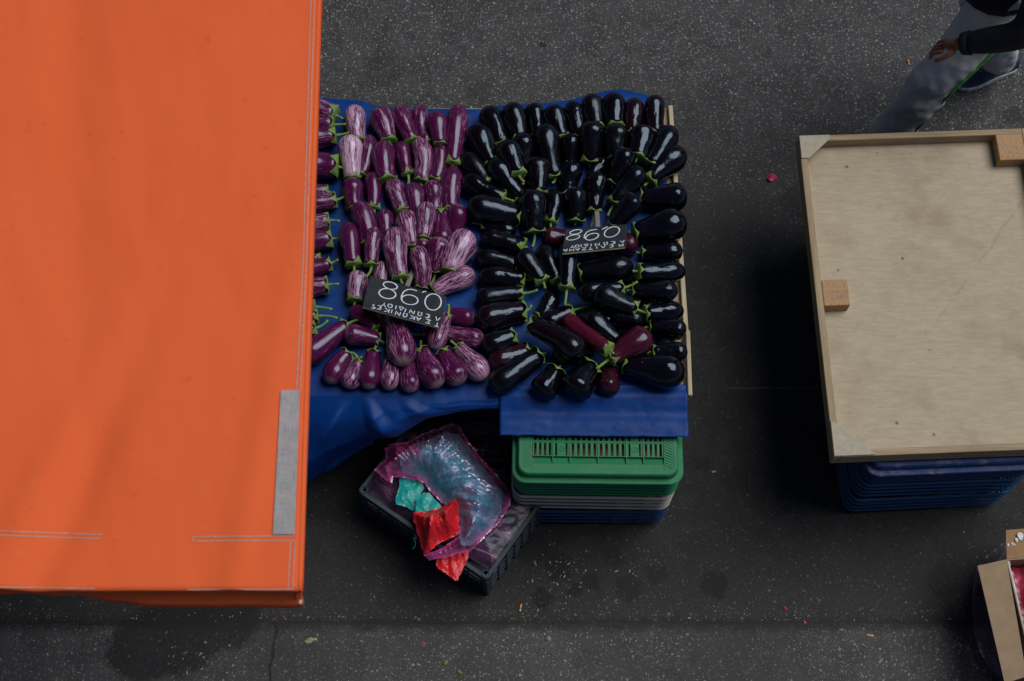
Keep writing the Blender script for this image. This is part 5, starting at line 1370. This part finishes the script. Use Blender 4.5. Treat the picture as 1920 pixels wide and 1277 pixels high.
# piping along the outer (near) seam
def pipe(a, b, ra, rb, n=14):
    out = []
    for i in range(n + 1):
        t = i / n; p = a.lerp(b, t); ax = (b - a).normalized(); v = (Vector((.72, -.55, .35))); v = (v - ax * v.dot(ax)).normalized(); out.append(p + v * lerp(ra, rb, t))
    return out
pth = pipe(hipL.lerp(fkn, .3), fkn, .112, .094) + pipe(fkn, fan + Vector((0, 0, .02)), .092, .088)[1:]
tube('piping', [p - PO for p in pth], .006, 'trim', pr, 6)
# shoes
def shoe(a, dirv, parent):
    sdv = Vector((-dirv.y, dirv.x, 0)); gz = 0
    prof_ = [(-.085, .030, .075), (-.06, .037, .082), (-.02, .039, .085), (.03, .040, .080), (.08, .045, .062), (.13, .050, .050), (.175, .046, .042), (.205, .030, .032)]
    vs_, fs = [], []; K = 14
    for u, wd, h in prof_:
        for k in range(K):
            t = math.pi * k / (K - 1); x = math.cos(t) * wd; z = .022 + max(0, math.sin(t)) ** .75 * (h - .022)
            p = Vector((a.x, a.y, 0)) + dirv * u + sdv * x; vs_.append(Vector((p.x, p.y, gz + z)) - PO)
    for i in range(len(prof_) - 1):
        for k in range(K - 1): fs.append((i * K + k, i * K + k + 1, (i + 1) * K + k + 1, (i + 1) * K + k))
    fs.append(tuple(range(K))); fs.append(tuple((len(prof_) - 1) * K + k for k in range(K))[::-1])
    s = part('shoe', vs_, fs, 'shoe', parent, True)
    ol = [(u, wd * 1.08) for u, wd, h in prof_]; poly = [(u, w_) for u, w_ in ol] + [(.225, 0)] + [(u, -w_) for u, w_ in ol[::-1]] + [(-.098, 0)]
    pl = [(Vector((a.x, a.y, 0)) + dirv * u + sdv * v - PO) for u, v in poly]
    prism('sole', [(p.x, p.y) for p in pl], .002, .026, 'sole', s, .004)
    for u in (.02, .04, .06, .08, .10):
        q = Vector((a.x, a.y, 0)) + dirv * u - PO; hh = interp([p[0] for p in prof_], [p[2] for p in prof_], u) + .001
        tube('lace', [q + sdv * .022 + Vector((0, 0, hh - .012)), q + Vector((0, 0, hh + .002)), q - sdv * .022 + Vector((0, 0, hh - .012)) + dirv * .01], .003, 'lace', s, 6)
    return s
rdir = (P(1785, 160, .03) - P(1895, 122, .03)).normalized(); rdir.z = 0
shoe(P(1872, 128, .03) , rdir, pr); shoe(fan + hdir * .0, hdir, pr)
# head details
for s in (-1, 1):
    e = head + hdir * .078 + side * (.032 * s) + Vector((0, 0, .02)); tube('eye', [e - PO - hdir * .012, e - PO + hdir * .004], [.013, .009], 'eye', pr, 10)
    e = head + side * (.088 * s); tube('ear', [e - PO - Vector((0, 0, .028)), e - PO, e - PO + Vector((0, 0, .030))], [.007, .014, .010], 'skin', pr, 8)
tube('nose', [head - PO + hdir * .08 + Vector((0, 0, .02)), head - PO + hdir * .108 + Vector((0, 0, -.018)), head - PO + hdir * .082 + Vector((0, 0, -.026))], [.007, .013, .008], 'skin', pr, 8)
tube('mouth', [head - PO + hdir * .083 + side * .022 + Vector((0, 0, -.055)), head - PO + hdir * .09 + Vector((0, 0, -.055)), head - PO + hdir * .083 - side * .022 + Vector((0, 0, -.055))], .005, 'onion_skin', pr, 8)
skin_mesh('hair', [head - hdir * .015 + Vector((0, 0, .03)), crown - hdir * .02 + Vector((0, 0, .012))], [(0, 1)], [.096, .085], 'hair', pr)

for o in list(C.objects):
    if 'label' in o and len(o['label'].split()) > 16: print('LONG', o.name, o['label'])
